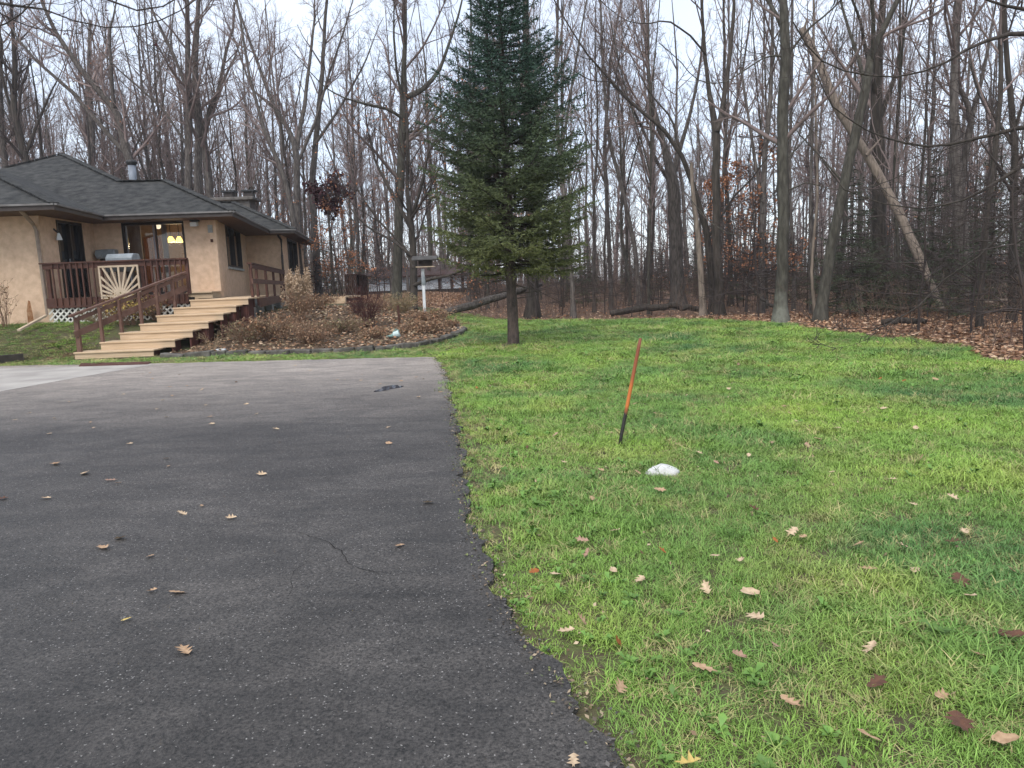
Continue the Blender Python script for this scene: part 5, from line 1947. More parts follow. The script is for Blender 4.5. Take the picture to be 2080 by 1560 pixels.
def dry_plant(name, label, px, py, Y, h, spread, n, m, seed, leaf=None, nleaf=0, lsize=0.06, cat='plant', branch=3.0, lean=0.25, tip=0.003, rad=0.006, plume=None, group='dead garden plants'):
    r = np.random.default_rng(seed)
    p = D(px, py, Y)
    gz = float(terrain(p[0], Y)) + 0.05
    base = np.array([p[0], Y, gz])
    t = thing(name, label, cat, base, group)
    az = r.uniform(0, 6.28, n)
    rad0 = spread * 0.25 * np.sqrt(r.random(n))
    P = np.zeros((n, 6, 3))
    s = np.linspace(0, 1, 6)
    out = spread * r.uniform(0.2, 1.0, n)
    hh = h * r.uniform(0.55, 1.05, n)
    for j, q in enumerate(s):
        rr_ = rad0 + out * q ** 1.5
        P[:, j, 0] = rr_ * np.cos(az)
        P[:, j, 1] = rr_ * np.sin(az)
        P[:, j, 2] = hh * q * (1 - lean * q * out / max(spread, 1e-3))
    P[:, 1:] += r.normal(0, 0.02, (n, 5, 3))
    R = np.repeat((rad * np.linspace(1, 0.4, 6))[None], n, 0)
    nb = NB().add(*tubes_np(P, R, 4))
    P1, R1 = spawn(P, R, branch / max(h, 0.3) * 2, 0.25, (25, 60), 0.4, (0.08, 0.5 * h), 0.2, 0.12, 4, r, nmax=8, tip=tip)
    if len(P1):
        nb.add(*tubes_np(P1, R1, 3))
        P2, R2 = spawn(P1, R1, 6.0, 0.2, (25, 60), 0.5, (0.05, 0.25), 0.1, 0.12, 3, r, nmax=4, tip=tip)
        if len(P2):
            nb.add(*tubes_np(P2, R2, 3))
    else:
        P2 = P1
    place('stem', nb.mesh('stem', M[m]), t)
    if leaf:
        e = np.concatenate([P1.reshape(-1, 3), P[:, 2:].reshape(-1, 3)] + ([P2[:, -1]] if len(P2) else []))
        c = e[r.integers(0, len(e), nleaf)] + r.normal(0, 0.03, (nleaf, 3))
        c[:, 2] = np.maximum(c[:, 2], 0.02)
        V, F = leaf_quads(c, lsize, r)
        place('foliage', NB().add(V, F).mesh('foliage', M[leaf]), t)
    if plume:
        c = P[:, -1][:plume]
        pl = NB()
        q = np.repeat(c, 120, 0) + r.normal(0, 1, (len(c) * 120, 3)) * np.array([0.035, 0.035, 0.13])
        V, F = leaf_quads(q, 0.06, r)
        pl.add(V, F)
        place('seed_head', pl.mesh('seed_head', M['plume']), t)
    return t


M['plume'] = mat('tan seed heads', (0.56, 0.42, 0.29), (0.45, 0.32, 0.21), scale=9, rough=0.95)
M['straw'] = mat('straw stems', (0.36, 0.27, 0.16), (0.25, 0.18, 0.11), scale=3, rough=0.9)
M['browntwig'] = mat('brown garden twigs', (0.25, 0.155, 0.10), (0.17, 0.105, 0.07), scale=3, rough=0.95)
M['redtwig'] = mat('dark red twigs', (0.10, 0.042, 0.036), (0.065, 0.03, 0.027), scale=3, rough=0.9)
M['russet'] = litter_mat('russet shrub leaves', [(0.34, 0.17, 0.09), (0.27, 0.16, 0.09), (0.42, 0.27, 0.16), (0.18, 0.115, 0.07), (0.32, 0.23, 0.13)])
M['oliveleaf'] = litter_mat('olive leaves', [(0.17, 0.16, 0.07), (0.26, 0.21, 0.11), (0.13, 0.12, 0.06), (0.3, 0.22, 0.13)])
M['yellowleaf'] = litter_mat('yellow leaves', [(0.38, 0.27, 0.05), (0.28, 0.16, 0.05), (0.45, 0.34, 0.08), (0.2, 0.10, 0.05), (0.16, 0.13, 0.04)])
dry_plant('ornamental_grass', 'tall tan plumed ornamental grass in front of the walkway rail', 616, 690, 23.6, 1.2, 0.42, 60, 'straw', 1, plume=34, cat='grass plant', branch=0.8, rad=0.005)
dry_plant('dry_shrub', 'big brown twiggy shrub below the plumed grass', 614, 690, 21.8, 1.0, 0.5, 80, 'browntwig', 2, 'russet', 380, 0.06, 'shrub')
dry_plant('dry_shrub', 'russet spreading low shrub beside the stair skirt', 556, 700, 19.6, 0.75, 0.95, 90, 'browntwig', 3, 'russet', 1000, 0.065, 'shrub')
dry_plant('dry_shrub', 'olive brown low shrub hugging the stair side', 500, 700, 19.3, 0.62, 0.6, 60, 'browntwig', 4, 'oliveleaf', 600, 0.05, 'shrub')
dry_plant('dry_shrub', 'faded brown shrub in the middle of the bed front', 630, 705, 18.9, 0.6, 0.75, 80, 'browntwig', 5, 'russet', 450, 0.06, 'shrub')
dry_plant('dry_shrub', 'grey brown matted plants before the potting table', 690, 690, 20.6, 0.36, 0.9, 90, 'browntwig', 6, 'oliveleaf', 800, 0.055, 'shrub')
dry_plant('twiggy_shrub', 'upright dark red twiggy bush with bare stems in the bed', 752, 690, 21.4, 1.25, 0.55, 60, 'redtwig', 7, cat='shrub', branch=4, rad=0.007)
dry_plant('twiggy_shrub', 'smaller bare red-brown bush behind the upright bush', 728, 680, 23.5, 0.6, 0.35, 45, 'redtwig', 8, cat='shrub', branch=4)
dry_plant('dry_fern', 'rust coloured collapsed fern right of the teal ornament', 862, 695, 20.8, 0.42, 0.75, 90, 'browntwig', 9, 'russet', 1100, 0.06, 'fern', lean=0.7)
dry_plant('dry_fern', 'rust coloured fern around the foot of the bird feeder post', 880, 680, 23.2, 0.5, 0.9, 90, 'browntwig', 10, 'russet', 1100, 0.06, 'fern', lean=0.6)
dry_plant('dry_fern', 'small orange brown fern left of the teal ornament', 765, 700, 19.6, 0.4, 0.4, 40, 'browntwig', 11, 'russet', 600, 0.055, 'fern', lean=0.6)
dry_plant('dry_shrub', 'pale brown seedy plants behind the short stake', 818, 690, 24.5, 0.75, 0.7, 70, 'straw', 12, 'oliveleaf', 700, 0.05, 'plant')
dry_plant('dry_shrub', 'brown weedy clump at the back of the bed near the rear deck', 800, 680, 26.5, 0.5, 0.8, 70, 'browntwig', 13, 'russet', 900, 0.06, 'shrub')
dry_plant('dry_shrub', 'tan weedy growth behind the big twiggy shrub', 645, 680, 25.5, 0.55, 0.9, 80, 'browntwig', 14, 'russet', 1100, 0.06, 'shrub')
dry_plant('dry_shrub', 'flattened brown perennials on the bed tip beside the edging', 905, 690, 22.3, 0.25, 0.6, 60, 'browntwig', 15, 'russet', 800, 0.06, 'plant', lean=0.7)
dry_plant('dry_stalks', 'few pale bent stalks rising before the brown stair skirt', 432, 712, 18.4, 0.55, 0.35, 14, 'straw', 16, cat='plant', branch=1.5)
dry_plant('yellow_shrub', 'yellow leaved shrub growing under the stair handrail', 262, 660, 20.0, 0.95, 0.75, 60, 'browntwig', 17, 'yellowleaf', 900, 0.075, 'shrub', group='shrubs by the house wall')
dry_plant('yellow_shrub', 'thin reddish shrub in front of the deck lattice', 318, 655, 20.3, 0.8, 0.4, 36, 'browntwig', 18, 'russet', 420, 0.07, 'shrub', group='shrubs by the house wall')
dry_plant('small_shrub', 'sparse small bush against the stucco wall at the left border', 12, 668, 20.0, 1.35, 0.35, 24, 'browntwig', 19, 'russet', 130, 0.07, 'shrub', group='shrubs by the house wall')
dry_plant('dry_stalks', 'dry stems at the foot of the white lattice', 205, 672, 20.2, 0.45, 0.6, 40, 'straw', 23, 'oliveleaf', 200, 0.05, cat='plant', group='shrubs by the house wall')

# bird feeder on its white post
pb = D(863, 638, 25.2)
pb[2] = terrain(pb[0], pb[1])
bf = thing('bird_feeder', 'wooden roofed bird feeder on a tall white post at the bed tip', 'bird feeder', pb)
pz = D(866, 546, 25.2)[2]
px_top = D(866, 546, 25.2)[0]
MB().beam((pb[0], 25.2, pb[2] - 0.05), (pb[0] + 0.01, 25.2, pz), 0.09, 0.09).build('post', M['white'], bf)
MB().lathe((pb[0] + 0.01, 25.2, pz - 0.55), [(0.06, 0), (0.075, 0.1), (0.05, 0.42), (0.03, 0.55)], 8).build('baffle', M['greymetal'], bf)
cx = D(864, 533, 25.2)[0]
z0 = D(864, 541, 25.2)[2]
MB().box(cx - 0.31, cx + 0.31, 25.0, 25.4, z0 - 0.03, z0).build('tray', M['cream'], bf)
M['feederwood'] = mat('dark feeder wood', (0.055, 0.042, 0.034), (0.035, 0.028, 0.024), rough=0.8)
MB().box(cx - 0.22, cx + 0.22, 25.06, 25.34, z0 + 0.001, z0 + 0.2).build('hopper', M['feederwood'], bf)
zr = z0 + 0.2
M['feederroof'] = mat('grey feeder roof', (0.085, 0.08, 0.075), (0.06, 0.056, 0.052), rough=0.8)
MB().prism([(cx - 0.42, 24.9, zr), (cx + 0.42, 24.9, zr), (cx + 0.42, 25.2, zr + 0.12), (cx - 0.42, 25.2, zr + 0.12)], (0, 0, 0.03)).build('roof_board', M['feederroof'], bf)
MB().prism([(cx - 0.42, 25.204, zr + 0.12), (cx + 0.42, 25.204, zr + 0.12), (cx + 0.42, 25.5, zr), (cx - 0.42, 25.5, zr)], (0, 0, 0.03)).build('roof_board', M['feederroof'], bf)

# teal garden ornament, short stake, planks
go = D(802, 690, 19.4)
gz = float(terrain(go[0], 19.4)) + 0.06
M['teal'] = mat('faded teal plastic', (0.22, 0.36, 0.33), (0.13, 0.24, 0.22), scale=8, rough=0.5)
M['tealpale'] = mat('pale teal plastic', (0.55, 0.66, 0.64), (0.45, 0.56, 0.55), scale=8, rough=0.5)
orn = thing('watering_can', 'small teal watering can with a paler end lying on the bed leaves', 'watering can', (go[0], 19.4, gz))
MB().tube([(go[0] - 0.02, 19.4, gz + 0.10), (go[0] + 0.10, 19.38, gz + 0.12), (go[0] + 0.13, 19.38, gz + 0.13)], [0.075, 0.095, 0.09], 12).build('body', M['tealpale'], orn)
MB().tube([(go[0] - 0.02, 19.4, gz + 0.09), (go[0] - 0.12, 19.4, gz + 0.06), (go[0] - 0.22, 19.41, gz + 0.05)], [0.06, 0.035, 0.03], 10).build('spout', M['teal'], orn)
MB().tube([(go[0] + 0.12, 19.38, gz + 0.2), (go[0] + 0.05, 19.38, gz + 0.25), (go[0] - 0.03, 19.38, gz + 0.17)], [0.014] * 3, 6).build('handle', M['teal'], orn)
sk = D(813, 690, 22.0)
skz = float(terrain(sk[0], 22.0))
tag(MB().beam((sk[0], 22, skz), (sk[0] - 0.01, 22, skz + 0.62), 0.06, 0.06).build('garden_stake', M['brownwood'], None, bevel=0.006), 'short dark brown stake standing in the garden bed', 'stake')
a, b = G(36, 672, 0.72), D(94, 640, 20.3)
tag(MB().beam(D(38, 671, 19.2), D(93, 641, 20.3), 0.09, 0.05).build('drain_extension', M['cream']), 'cream downspout extension sloping from the wall corner onto the grass', 'drain pipe')
tag(MB().beam(G(-60, 735, 0.1), G(48, 727, 0.1), 0.2, 0.2).build('border_timber', mat('old dark timber', (0.06, 0.05, 0.04), (0.035, 0.03, 0.025), rough=0.9)), 'old dark landscape timber at the left border beside the drive', 'timber')
pw = D(450, 713, 18.0)
tag(MB().box(pw[0] - 0.12, pw[0] + 0.1, 17.95, 18.05, 0.1, 0.135).build('flat_stone', M['white']), 'pale flat stone lying in the bed before the stair skirt', 'stone')

# pale far building seen between the trunks
nbd = thing('far_building', 'pale walled low building far behind the trees left of the spruce stem', 'building', (-8, 62, 0))
y_ = 62.0
a, b = D(750, 590, y_), D(948, 583, y_)
zw0, zw1 = 1.0, 2.05
M['farwall'] = mat('pale far wall', (0.62, 0.66, 0.70), (0.52, 0.56, 0.6), scale=1.5, rough=0.6)
MB().box(a[0], b[0], y_, y_ + 5, zw0, zw1).build('wall', M['farwall'], nbd)
MB().box(a[0] - 0.05, b[0] + 0.05, y_ - 0.05, y_ + 5.05, -0.3, zw0 - 0.002).build('plinth', M['darkframe'], nbd)
MB().prism([(a[0] - 0.4, y_ - 0.5, zw1 + 0.002), (b[0] + 0.4, y_ - 0.5, zw1 + 0.002), (b[0] + 0.4, y_ + 5.4, zw1 + 0.9), (a[0] - 0.4, y_ + 5.4, zw1 + 0.9)], (0, 0, 0.12)).build('roof', M['rear'], nbd)
for px in (795, 845, 893, 918, 940):
    p = D(px, 580, y_)
    MB().box(p[0] - 0.12, p[0] + 0.12, y_ - 0.06, y_ - 0.002, zw0, zw1).build('post', M['rear'], nbd)

# tree with dark maroon leaves over the roof end
mt = D(668, 470, 36)
mar = thing('maroon_tree', 'small tree still covered with dark maroon leaves right of the chimney', 'tree', (mt[0], 36, float(terrain(mt[0], 36))))
b_ = np.array(mar.location)
top_ = D(664, 372, 36) - b_
r = np.random.default_rng(91)
pts = np.array([[0, 0, 0], top_ * 0.4, top_ * 0.75, top_])
place('trunk', trunk_nb([(pts, np.array([0.07, 0.055, 0.045, 0.02]))], 7, True, r).mesh('trunk', M['barkdark'], None, True), mar)
P0, R0 = resample(pts, [0.07, 0.055, 0.045, 0.02], 12)
P1, R1 = spawn(P0[None], R0[None], 9.0, 0.68, (50, 95), 0.42, (0.9, 2.1), 0.1, 0.1, 6, r, nmax=22, tip=0.006)
P2, R2 = spawn(P1, R1, 4.0, 0.2, (30, 60), 0.5, (0.2, 0.8), 0, 0.1, 4, r, nmax=6, tip=0.005)
place('branches', NB().add(*tubes_np(P1, R1, 4)).add(*tubes_np(P2, R2, 3)).mesh('branches', M['twigdark']), mar)
e = np.concatenate([P1[:, 2:].reshape(-1, 3), P2.reshape(-1, 3)])
V, F = leaf_quads(e[r.integers(0, len(e), 1300)] + r.normal(0, 0.1, (1300, 3)), 0.20, r, 0.8)
place('crown', NB().add(V, F).mesh('crown', M['maroonleaf']), mar)

# ------------------------------------------------------------------ driveway marker and stone
def stake_mat():
    m, n, l, b = node_mat('rusty orange stake')
    t = n.new('ShaderNodeTexCoord')
    s = n.new('ShaderNodeSeparateXYZ')
    l.new(t.outputs['Object'], s.inputs[0])
    no = n.new('ShaderNodeTexNoise')
    no.inputs['Scale'].default_value = 9
    l.new(t.outputs['Object'], no.inputs['Vector'])
    ma = n.new('ShaderNodeMath')
    ma.operation = 'MULTIPLY_ADD'
    ma.inputs[1].default_value = 0.12
    l.new(no.outputs['Fac'], ma.inputs[0])
    l.new(s.outputs['Z'], ma.inputs[2])
    rp_ = n.new('ShaderNodeValToRGB')
    e = rp_.color_ramp.elements
    e[0].position, e[0].color = 0.36, (0.022, 0.018, 0.016, 1)
    e[1].position, e[1].color = 0.42, (0.55, 0.16, 0.035, 1)
    for p_, c_ in ((0.60, (0.50, 0.14, 0.03, 1)), (0.72, (0.30, 0.085, 0.03, 1)), (1.0, (0.20, 0.055, 0.025, 1))):
        q = e.new(p_)
        q.color = c_
    l.new(ma.outputs[0], rp_.inputs[0])
    l.new(rp_.outputs[0], b.inputs['Base Color'])
    b.inputs['Roughness'].default_value = 0.6
    return m


M['stake'] = stake_mat()
s0 = G(1258, 905, 0.0)
s1 = D(1301, 687, s0[1] + 0.05)
stk = thing('driveway_marker', 'leaning orange driveway marker stick with a black lower end in the lawn', 'marker stick', s0)
n_ = 12
MB().tube([s0 + (s1 - s0) * t - (0, 0, 0.05 if t == 0 else 0) for t in np.linspace(0, 1, n_)], [0.0165] * (n_ - 1) + [0.013], 12).build('stick', M['stake'], stk, True)
stn = G(1347, 962, 0.0)
bm = bmesh.new()
bmesh.ops.create_icosphere(bm, subdivisions=3, radius=1)
rs = np.random.default_rng(3)
for v in bm.verts:
    c = v.co
    k = 1 + 0.16 * math.sin(4 * c.x + 2) * math.sin(3 * c.y + 1) + 0.09 * math.sin(9 * c.z + 5 * c.x) + 0.05 * math.sin(13 * c.y + 2)
    v.co = Vector((c.x * 0.135 * k, c.y * 0.10 * k, c.z * 0.05 * k))
me = bpy.data.meshes.new('lawn_stone')
bm.to_mesh(me)
bm.free()
for p in me.polygons:
    p.use_smooth = True
me.materials.append(mat('white stone', (0.66, 0.65, 0.63), (0.5, 0.49, 0.46), scale=9, rough=0.85, bump=0.4, bscale=40))
st_o = place('lawn_stone', me)
st_o.location = (stn[0], stn[1], 0.012)
st_o.rotation_euler = (0, 0, -0.35)
tag(st_o, 'whitish rounded stone sunk in the grass near the marker stick', 'stone')

# ------------------------------------------------------------------ fallen oak leaves
def oak_leaf_mesh(name, seed, m, L=0.1):
    r = np.random.default_rng(seed)
    n = 8
    t = np.linspace(0, 1, n)
    env = np.sin(np.pi * np.clip(t * 0.92 + 0.06, 0, 1)) ** 0.7
    lob = np.where(np.arange(n) % 2 == 0, r.uniform(0.25, 0.5), 1.0)
    if seed % 7 == 0:
        lob = np.full(n, 0.8) * r.uniform(0.8, 1.1, n)
    wide = r.uniform(0.75, 1.1)
    env = env * wide
    V, F = [], []
    curl = r.uniform(0.1, 0.8)
    cl, cr_ = r.uniform(0.6, 2.2, 2)
    tw = r.uniform(-0.5, 0.5)
    for i in range(n):
        wl_, wr_ = 0.46 * env[i] * lob[i] * r.uniform(0.7, 1.2), 0.46 * env[i] * lob[i] * r.uniform(0.7, 1.2)
        x = (t[i] - 0.5)
        sw = 0.10 if lob[i] == 1 else 0
        zc = curl * (x * x) * 0.5
        V += [((x + sw) * L, wl_ * L, (zc + curl * wl_ ** 2 * cl + tw * x * wl_) * L), (x * L, 0, zc * L), ((x + sw) * L, -wr_ * L, (zc + curl * wr_ ** 2 * cr_ - tw * x * wr_) * L)]
        if i:
            a = 3 * (i - 1)
            F += [(a, a + 1, a + 4, a + 3), (a + 1, a + 2, a + 5, a + 4)]
    k = len(V)
    V += [(-0.5 * L, 0.006 * L, 0), (-0.5 * L, -0.006 * L, 0), (-0.72 * L, 0, 0.03 * L)]
    F.append((k, k + 1, k + 2))
    me = bpy.data.meshes.new(name)
    me.from_pydata(V, [], F)
    me.materials.append(m)
    return me


LC = {'tan': ((0.46, 0.31, 0.19), (0.32, 0.20, 0.115)), 'pale': ((0.58, 0.44, 0.29), (0.40, 0.285, 0.18)), 'orange': ((0.34, 0.11, 0.03), (0.26, 0.085, 0.025)), 'brown': ((0.13, 0.06, 0.035), (0.085, 0.042, 0.028)), 'pink': ((0.40, 0.25, 0.18), (0.30, 0.18, 0.125)), 'yellow': ((0.55, 0.42, 0.14), (0.45, 0.32, 0.1))}
leafmesh = {}
for ck, (c1, c2) in LC.items():
    mm = mat('fallen leaf ' + ck, c1, c2, scale=30, rough=0.7)
    leafmesh[ck] = [oak_leaf_mesh('fallen_leaf', 10 * i + len(ck), mm) for i in range(7)]
rl = np.random.default_rng(17)
COLNAME = {'tan': 'tan', 'pale': 'pale cream', 'orange': 'orange red', 'brown': 'dark brown', 'pink': 'pinkish tan', 'yellow': 'yellow'}


def lawn_region(x, y):
    if y > 9.5:
        return 'far lawn beyond the marker stick'
    side = 'left of the white stone' if x < 1.1 else 'right of the white stone'
    return ('middle lawn ' if y > 4.6 else 'near lawn ') + side


def put_leaf(x, y, z, ck, size, label, group=None, tilt=0.12, big_tilt=None):
    o = bpy.data.objects.new('fallen_leaf', leafmesh[ck][rl.integers(0, 7)])
    COL.objects.link(o)
    o.location = (x, y, z)
    o.rotation_euler = (rl.normal(0, tilt), rl.normal(0, tilt), rl.uniform(0, 6.28)) if big_tilt is None else big_tilt
    size *= 0.86
    o.scale = (size, size * rl.uniform(0.75, 1.1), size)
    tag(o, label, 'leaf', group)
    return o


DL = [(375, 1318, 'tan', 1.05, 'large tan oak leaf alone on the near asphalt, stem to the left'), (1165, 1540, 'pale', 0.85, 'pale oak leaf on the asphalt at the bottom, near the grass edge'), (360, 1200, 'tan', 1.0, 'tan oak leaf beside a smaller one on the middle asphalt'),
      (308, 1197, 'tan', 0.6, 'small tan leaf just left of a larger leaf on the asphalt'), (257, 1255, 'yellow', 0.5, 'small yellow leaf on the dark asphalt'), (210, 1110, 'tan', 1.05, 'flat tan leaf, lower of two close together on the left asphalt'), (245, 1091, 'pale', 0.9, 'pale leaf, upper of two close together on the left asphalt'), (305, 1127, 'tan', 0.55, 'tiny tan leaf on the asphalt right of the two close leaves'),
      (812, 1106, 'tan', 0.75, 'tan leaf on the asphalt near the long crack'), (870, 1019, 'pale', 0.9, 'pale leaf on the asphalt near the worn driveway edge'), (532, 962, 'pale', 0.9, 'pale leaf in the middle of the driveway'), (172, 960, 'pale', 1.2, 'pale flat leaf on the asphalt left of the pinkish pair'), (225, 973, 'pink', 1.0, 'pinkish leaf on the far left asphalt, upper of a pair'), (113, 941, 'tan', 1.3, 'curled tan leaf with a long stem far left on the driveway'), (4, 1011, 'brown', 1.0, 'dark brown leaf on the driveway at the left border')]
for px, py, ck, s, lab in DL:
    p = G(px, py, 0.045)
    put_leaf(p[0], p[1], 0.04, ck, s, lab)
dsm = [(240, 979), (93, 1010), (339, 930), (342, 945), (263, 900), (184, 857), (790, 899), (418, 822), (338, 846), (318, 830), (425, 845), (735, 760), (845, 765), (410, 790), (860, 769), (500, 820), (790, 866), (700, 700 + 70), (345, 785), (290, 759), (310, 769), (305, 757), (415, 747), (480, 775), (600, 742), (430, 860), (380, 783), (100, 880), (190, 868), (560, 960 - 90), (250, 800), (140, 815), (60, 838), (330, 812), (350, 803), (370, 1040), (410, 1025), (470, 1050), (600, 778), (630, 752), (685, 771), (772, 779), (733, 772), (850, 806), (870, 755), (365, 760), (815, 773), (895, 795), (905, 806), (520, 840), (30, 852), (110, 848)]
for px, py in dsm:
    p = G(px, py, 0.045)
    put_leaf(p[0], p[1], 0.04, 'tan' if py % 2 else 'pale', rl.uniform(0.55, 0.95), 'small ' + ('tan' if py % 2 else 'cream') + ' leaf on the ' + ('paler far end of the drive' if py < 800 else 'dark middle of the drive') + (' towards its left' if px < 400 else ' towards the lawn'), 'small leaves scattered on the driveway')
LL = [(1255, 1300, 'orange', 1.0, 'upright orange red oak leaf near the driveway edge', (1.0, 0.5, 1.2)), (1430, 1355, 'tan', 1.05, 'tan oak leaf in the near grass right of the orange leaf', None), (1523, 1203, 'pale', 1.2, 'large cream oak leaf in the middle of the near lawn', None), (1150, 1280, 'pale', 0.85, 'cream oak leaf with lobes near the edge, lower of two', None), (1182, 1258, 'tan', 0.85, 'tan oak leaf near the edge, upper of two', None),
      (1505, 1137, 'pale', 0.8, 'cream five-pointed leaf above the large cream leaf', None), (1765, 1155, 'tan', 0.95, 'tan leaf lying flat in the right lawn', None), (1970, 1210, 'pale', 0.9, 'cream leaf in the right lawn near the border', None), (1768, 1315, 'pale', 1.0, 'cream leaf beside long grass in the right foreground', None), (1910, 1412, 'tan', 0.85, 'standing tan leaf in the right foreground', (0.7, 0.2, 0.4)), (2043, 1500, 'tan', 0.9, 'tan leaf at the lower right corner', None), (1765, 1495, 'tan', 0.9, 'tan leaf at the bottom right of the lawn', None), (1605, 1425, 'tan', 0.9, 'narrow tan leaf below the middle of the near lawn', None), (1260, 1395, 'tan', 0.8, 'tan leaf beside broad weeds near the edge', None), (1500, 1330, 'pink', 0.8, 'dull pinkish leaf sunk in the grass', None), (1530, 1032, 'brown', 0.9, 'dark red brown leaf in the middle lawn', None), (1085, 1160, 'orange', 0.8, 'orange leaf by the bare soil at the edge', None), (1130, 1165, 'pale', 0.7, 'cream leaf by the bare soil at the edge', None), (1345, 1117, 'orange', 0.6, 'small orange leaf in the mid lawn', None), (1250, 1077, 'pale', 0.8, 'cream leaf with a dark hole left of the white stone', None), (1165, 1028, 'pale', 1.1, 'cream forked leaf in the grass near the drive', None), (970, 930, 'pale', 0.8, 'cream leaf on the straw-coloured grass beside the drive', None), (1400, 1548, 'yellow', 0.9, 'yellowish leaf at the bottom of the lawn', None), (1780, 1385, 'brown', 0.9, 'dark brown curled leaf beside long grass', None), (1950, 1465, 'brown', 1.1, 'dark rotting leaf near the lower right', None), (2055, 1290, 'brown', 1.1, 'dark red leaf at the right border', None), (1950, 1178, 'brown', 1.1, 'dark crumpled leaf in the right lawn', None)]
for px, py, ck, s, lab, rot in LL:
    p = G(px, py, 0.05)
    put_leaf(p[0], p[1], 0.05, ck, s, lab, None, 0.25, rot)
lsm = [(1740, 1107), (1936, 1102), (1835, 1110), (1300, 1178), (1245, 1160), (1610, 1080), (1450, 1130), (1435, 1195), (1535, 1253), (1575, 1312), (2055, 1160), (1340, 995), (1145, 940), (1220, 955), (1295, 960), (1090, 980), (1020, 1030), (1690, 960), (1420, 920), (1350, 918), (1855, 1025), (1935, 1010), (2045, 1040), (1795, 830), (1750, 840), (1480, 790), (1605, 840), (1860, 870), (1700, 870), (1570, 900), (1240, 880), (1180, 790), (1290, 820), (1330, 840), (1390, 735), (1500, 740), (1640, 905), (1900, 770), (1960, 1080), (1455, 940)]
for px, py in lsm:
    p = G(px, py, 0.045)
    put_leaf(p[0], p[1], 0.05, rl.choice(['tan', 'pale', 'pale', 'pink']), rl.uniform(0.6, 1.0), 'tan or cream leaf on the ' + lawn_region(p[0], p[1]), 'tan leaves scattered on the lawn', 0.3)
cnt = 0
while cnt < 75:
    y = 2.6 + 17 * rl.random() ** 1.2
    x = rl.uniform(-2, 8)
    if in_drive(x - 0.1, y) or in_woods(x, y) or in_bed(x, y) or abs(x) > 0.72 * y:
        continue
    ck = rl.choice(['tan', 'pale', 'pink', 'brown', 'orange', 'tan'])
    if ck in ('brown', 'orange'):
        put_leaf(x, y, 0.045, ck, rl.uniform(0.55, 0.9), 'dark brown or orange leaf on the ' + lawn_region(x, y), 'dark leaves sunk in the lawn', 0.3)
    else:
        put_leaf(x, y, 0.045, ck, rl.uniform(0.5, 0.95), 'tan or cream leaf on the ' + lawn_region(x, y), 'tan leaves scattered on the lawn', 0.3)
    cnt += 1

# ------------------------------------------------------------------ grass (uncountable: one object, tufts by geometry nodes)
def grass_mat():
    m, n, l, b = node_mat('grass blades')
    g = n.new('ShaderNodeNewGeometry')
    def noise(scale, detail=4, dist=0.0):
        t = n.new('ShaderNodeTexNoise')
        t.inputs['Scale'].default_value = scale
        t.inputs['Detail'].default_value = detail
        t.inputs['Distortion'].default_value = dist
        l.new(g.outputs['Position'], t.inputs['Vector'])
        return t.outputs['Fac']
    def mix(f, a, c):
        x = n.new('ShaderNodeMix')
        x.data_type = 'RGBA'
        l.new(f, x.inputs['Factor'])
        for s_, v in ((x.inputs[6], a), (x.inputs[7], c)):
            if isinstance(v, tuple):
                s_.default_value = (*v, 1)
            else:
                l.new(v, s_)
        return x.outputs[2]
    def rng_(f, a, c):
        x = n.new('ShaderNodeMapRange')
        x.inputs['From Min'].default_value = a
        x.inputs['From Max'].default_value = c
        l.new(f, x.inputs['Value'])
        return x.outputs[0]
    c1 = mix(rng_(noise(0.42, 5, 0.5), 0.32, 0.68), (0.088, 0.200, 0.055), (0.275, 0.425, 0.066))
    c2 = mix(rng_(noise(0.9, 5), 0.50, 0.82), c1, (0.37, 0.43, 0.09))
    oi = n.new('ShaderNodeObjectInfo')
    c3 = mix(rng_(oi.outputs['Random'], 0.80, 1.0), c2, (0.36, 0.33, 0.14))
    hs = n.new('ShaderNodeHueSaturation')
    vr = n.new('ShaderNodeMapRange')
    vr.inputs['To Min'].default_value = 0.7
    vr.inputs['To Max'].default_value = 1.3
    l.new(g.outputs['Random Per Island'], vr.inputs['Value'])
    l.new(vr.outputs[0], hs.inputs['Value'])
    l.new(c3, hs.inputs['Color'])
    l.new(hs.outputs[0], b.inputs['Base Color'])
    b.inputs['Roughness'].default_value = 0.55
    b.inputs['Specular IOR Level'].default_value = 0.3
    return m


M['grass'] = grass_mat()
M['drygrass'] = mat('dry straw grass', (0.46, 0.40, 0.19), (0.30, 0.27, 0.11), scale=25, rough=0.8, rand=0.3)
M['weed'] = mat('broad weed leaves', (0.16, 0.27, 0.05), (0.09, 0.19, 0.045), scale=20, rough=0.5, rand=0.25)


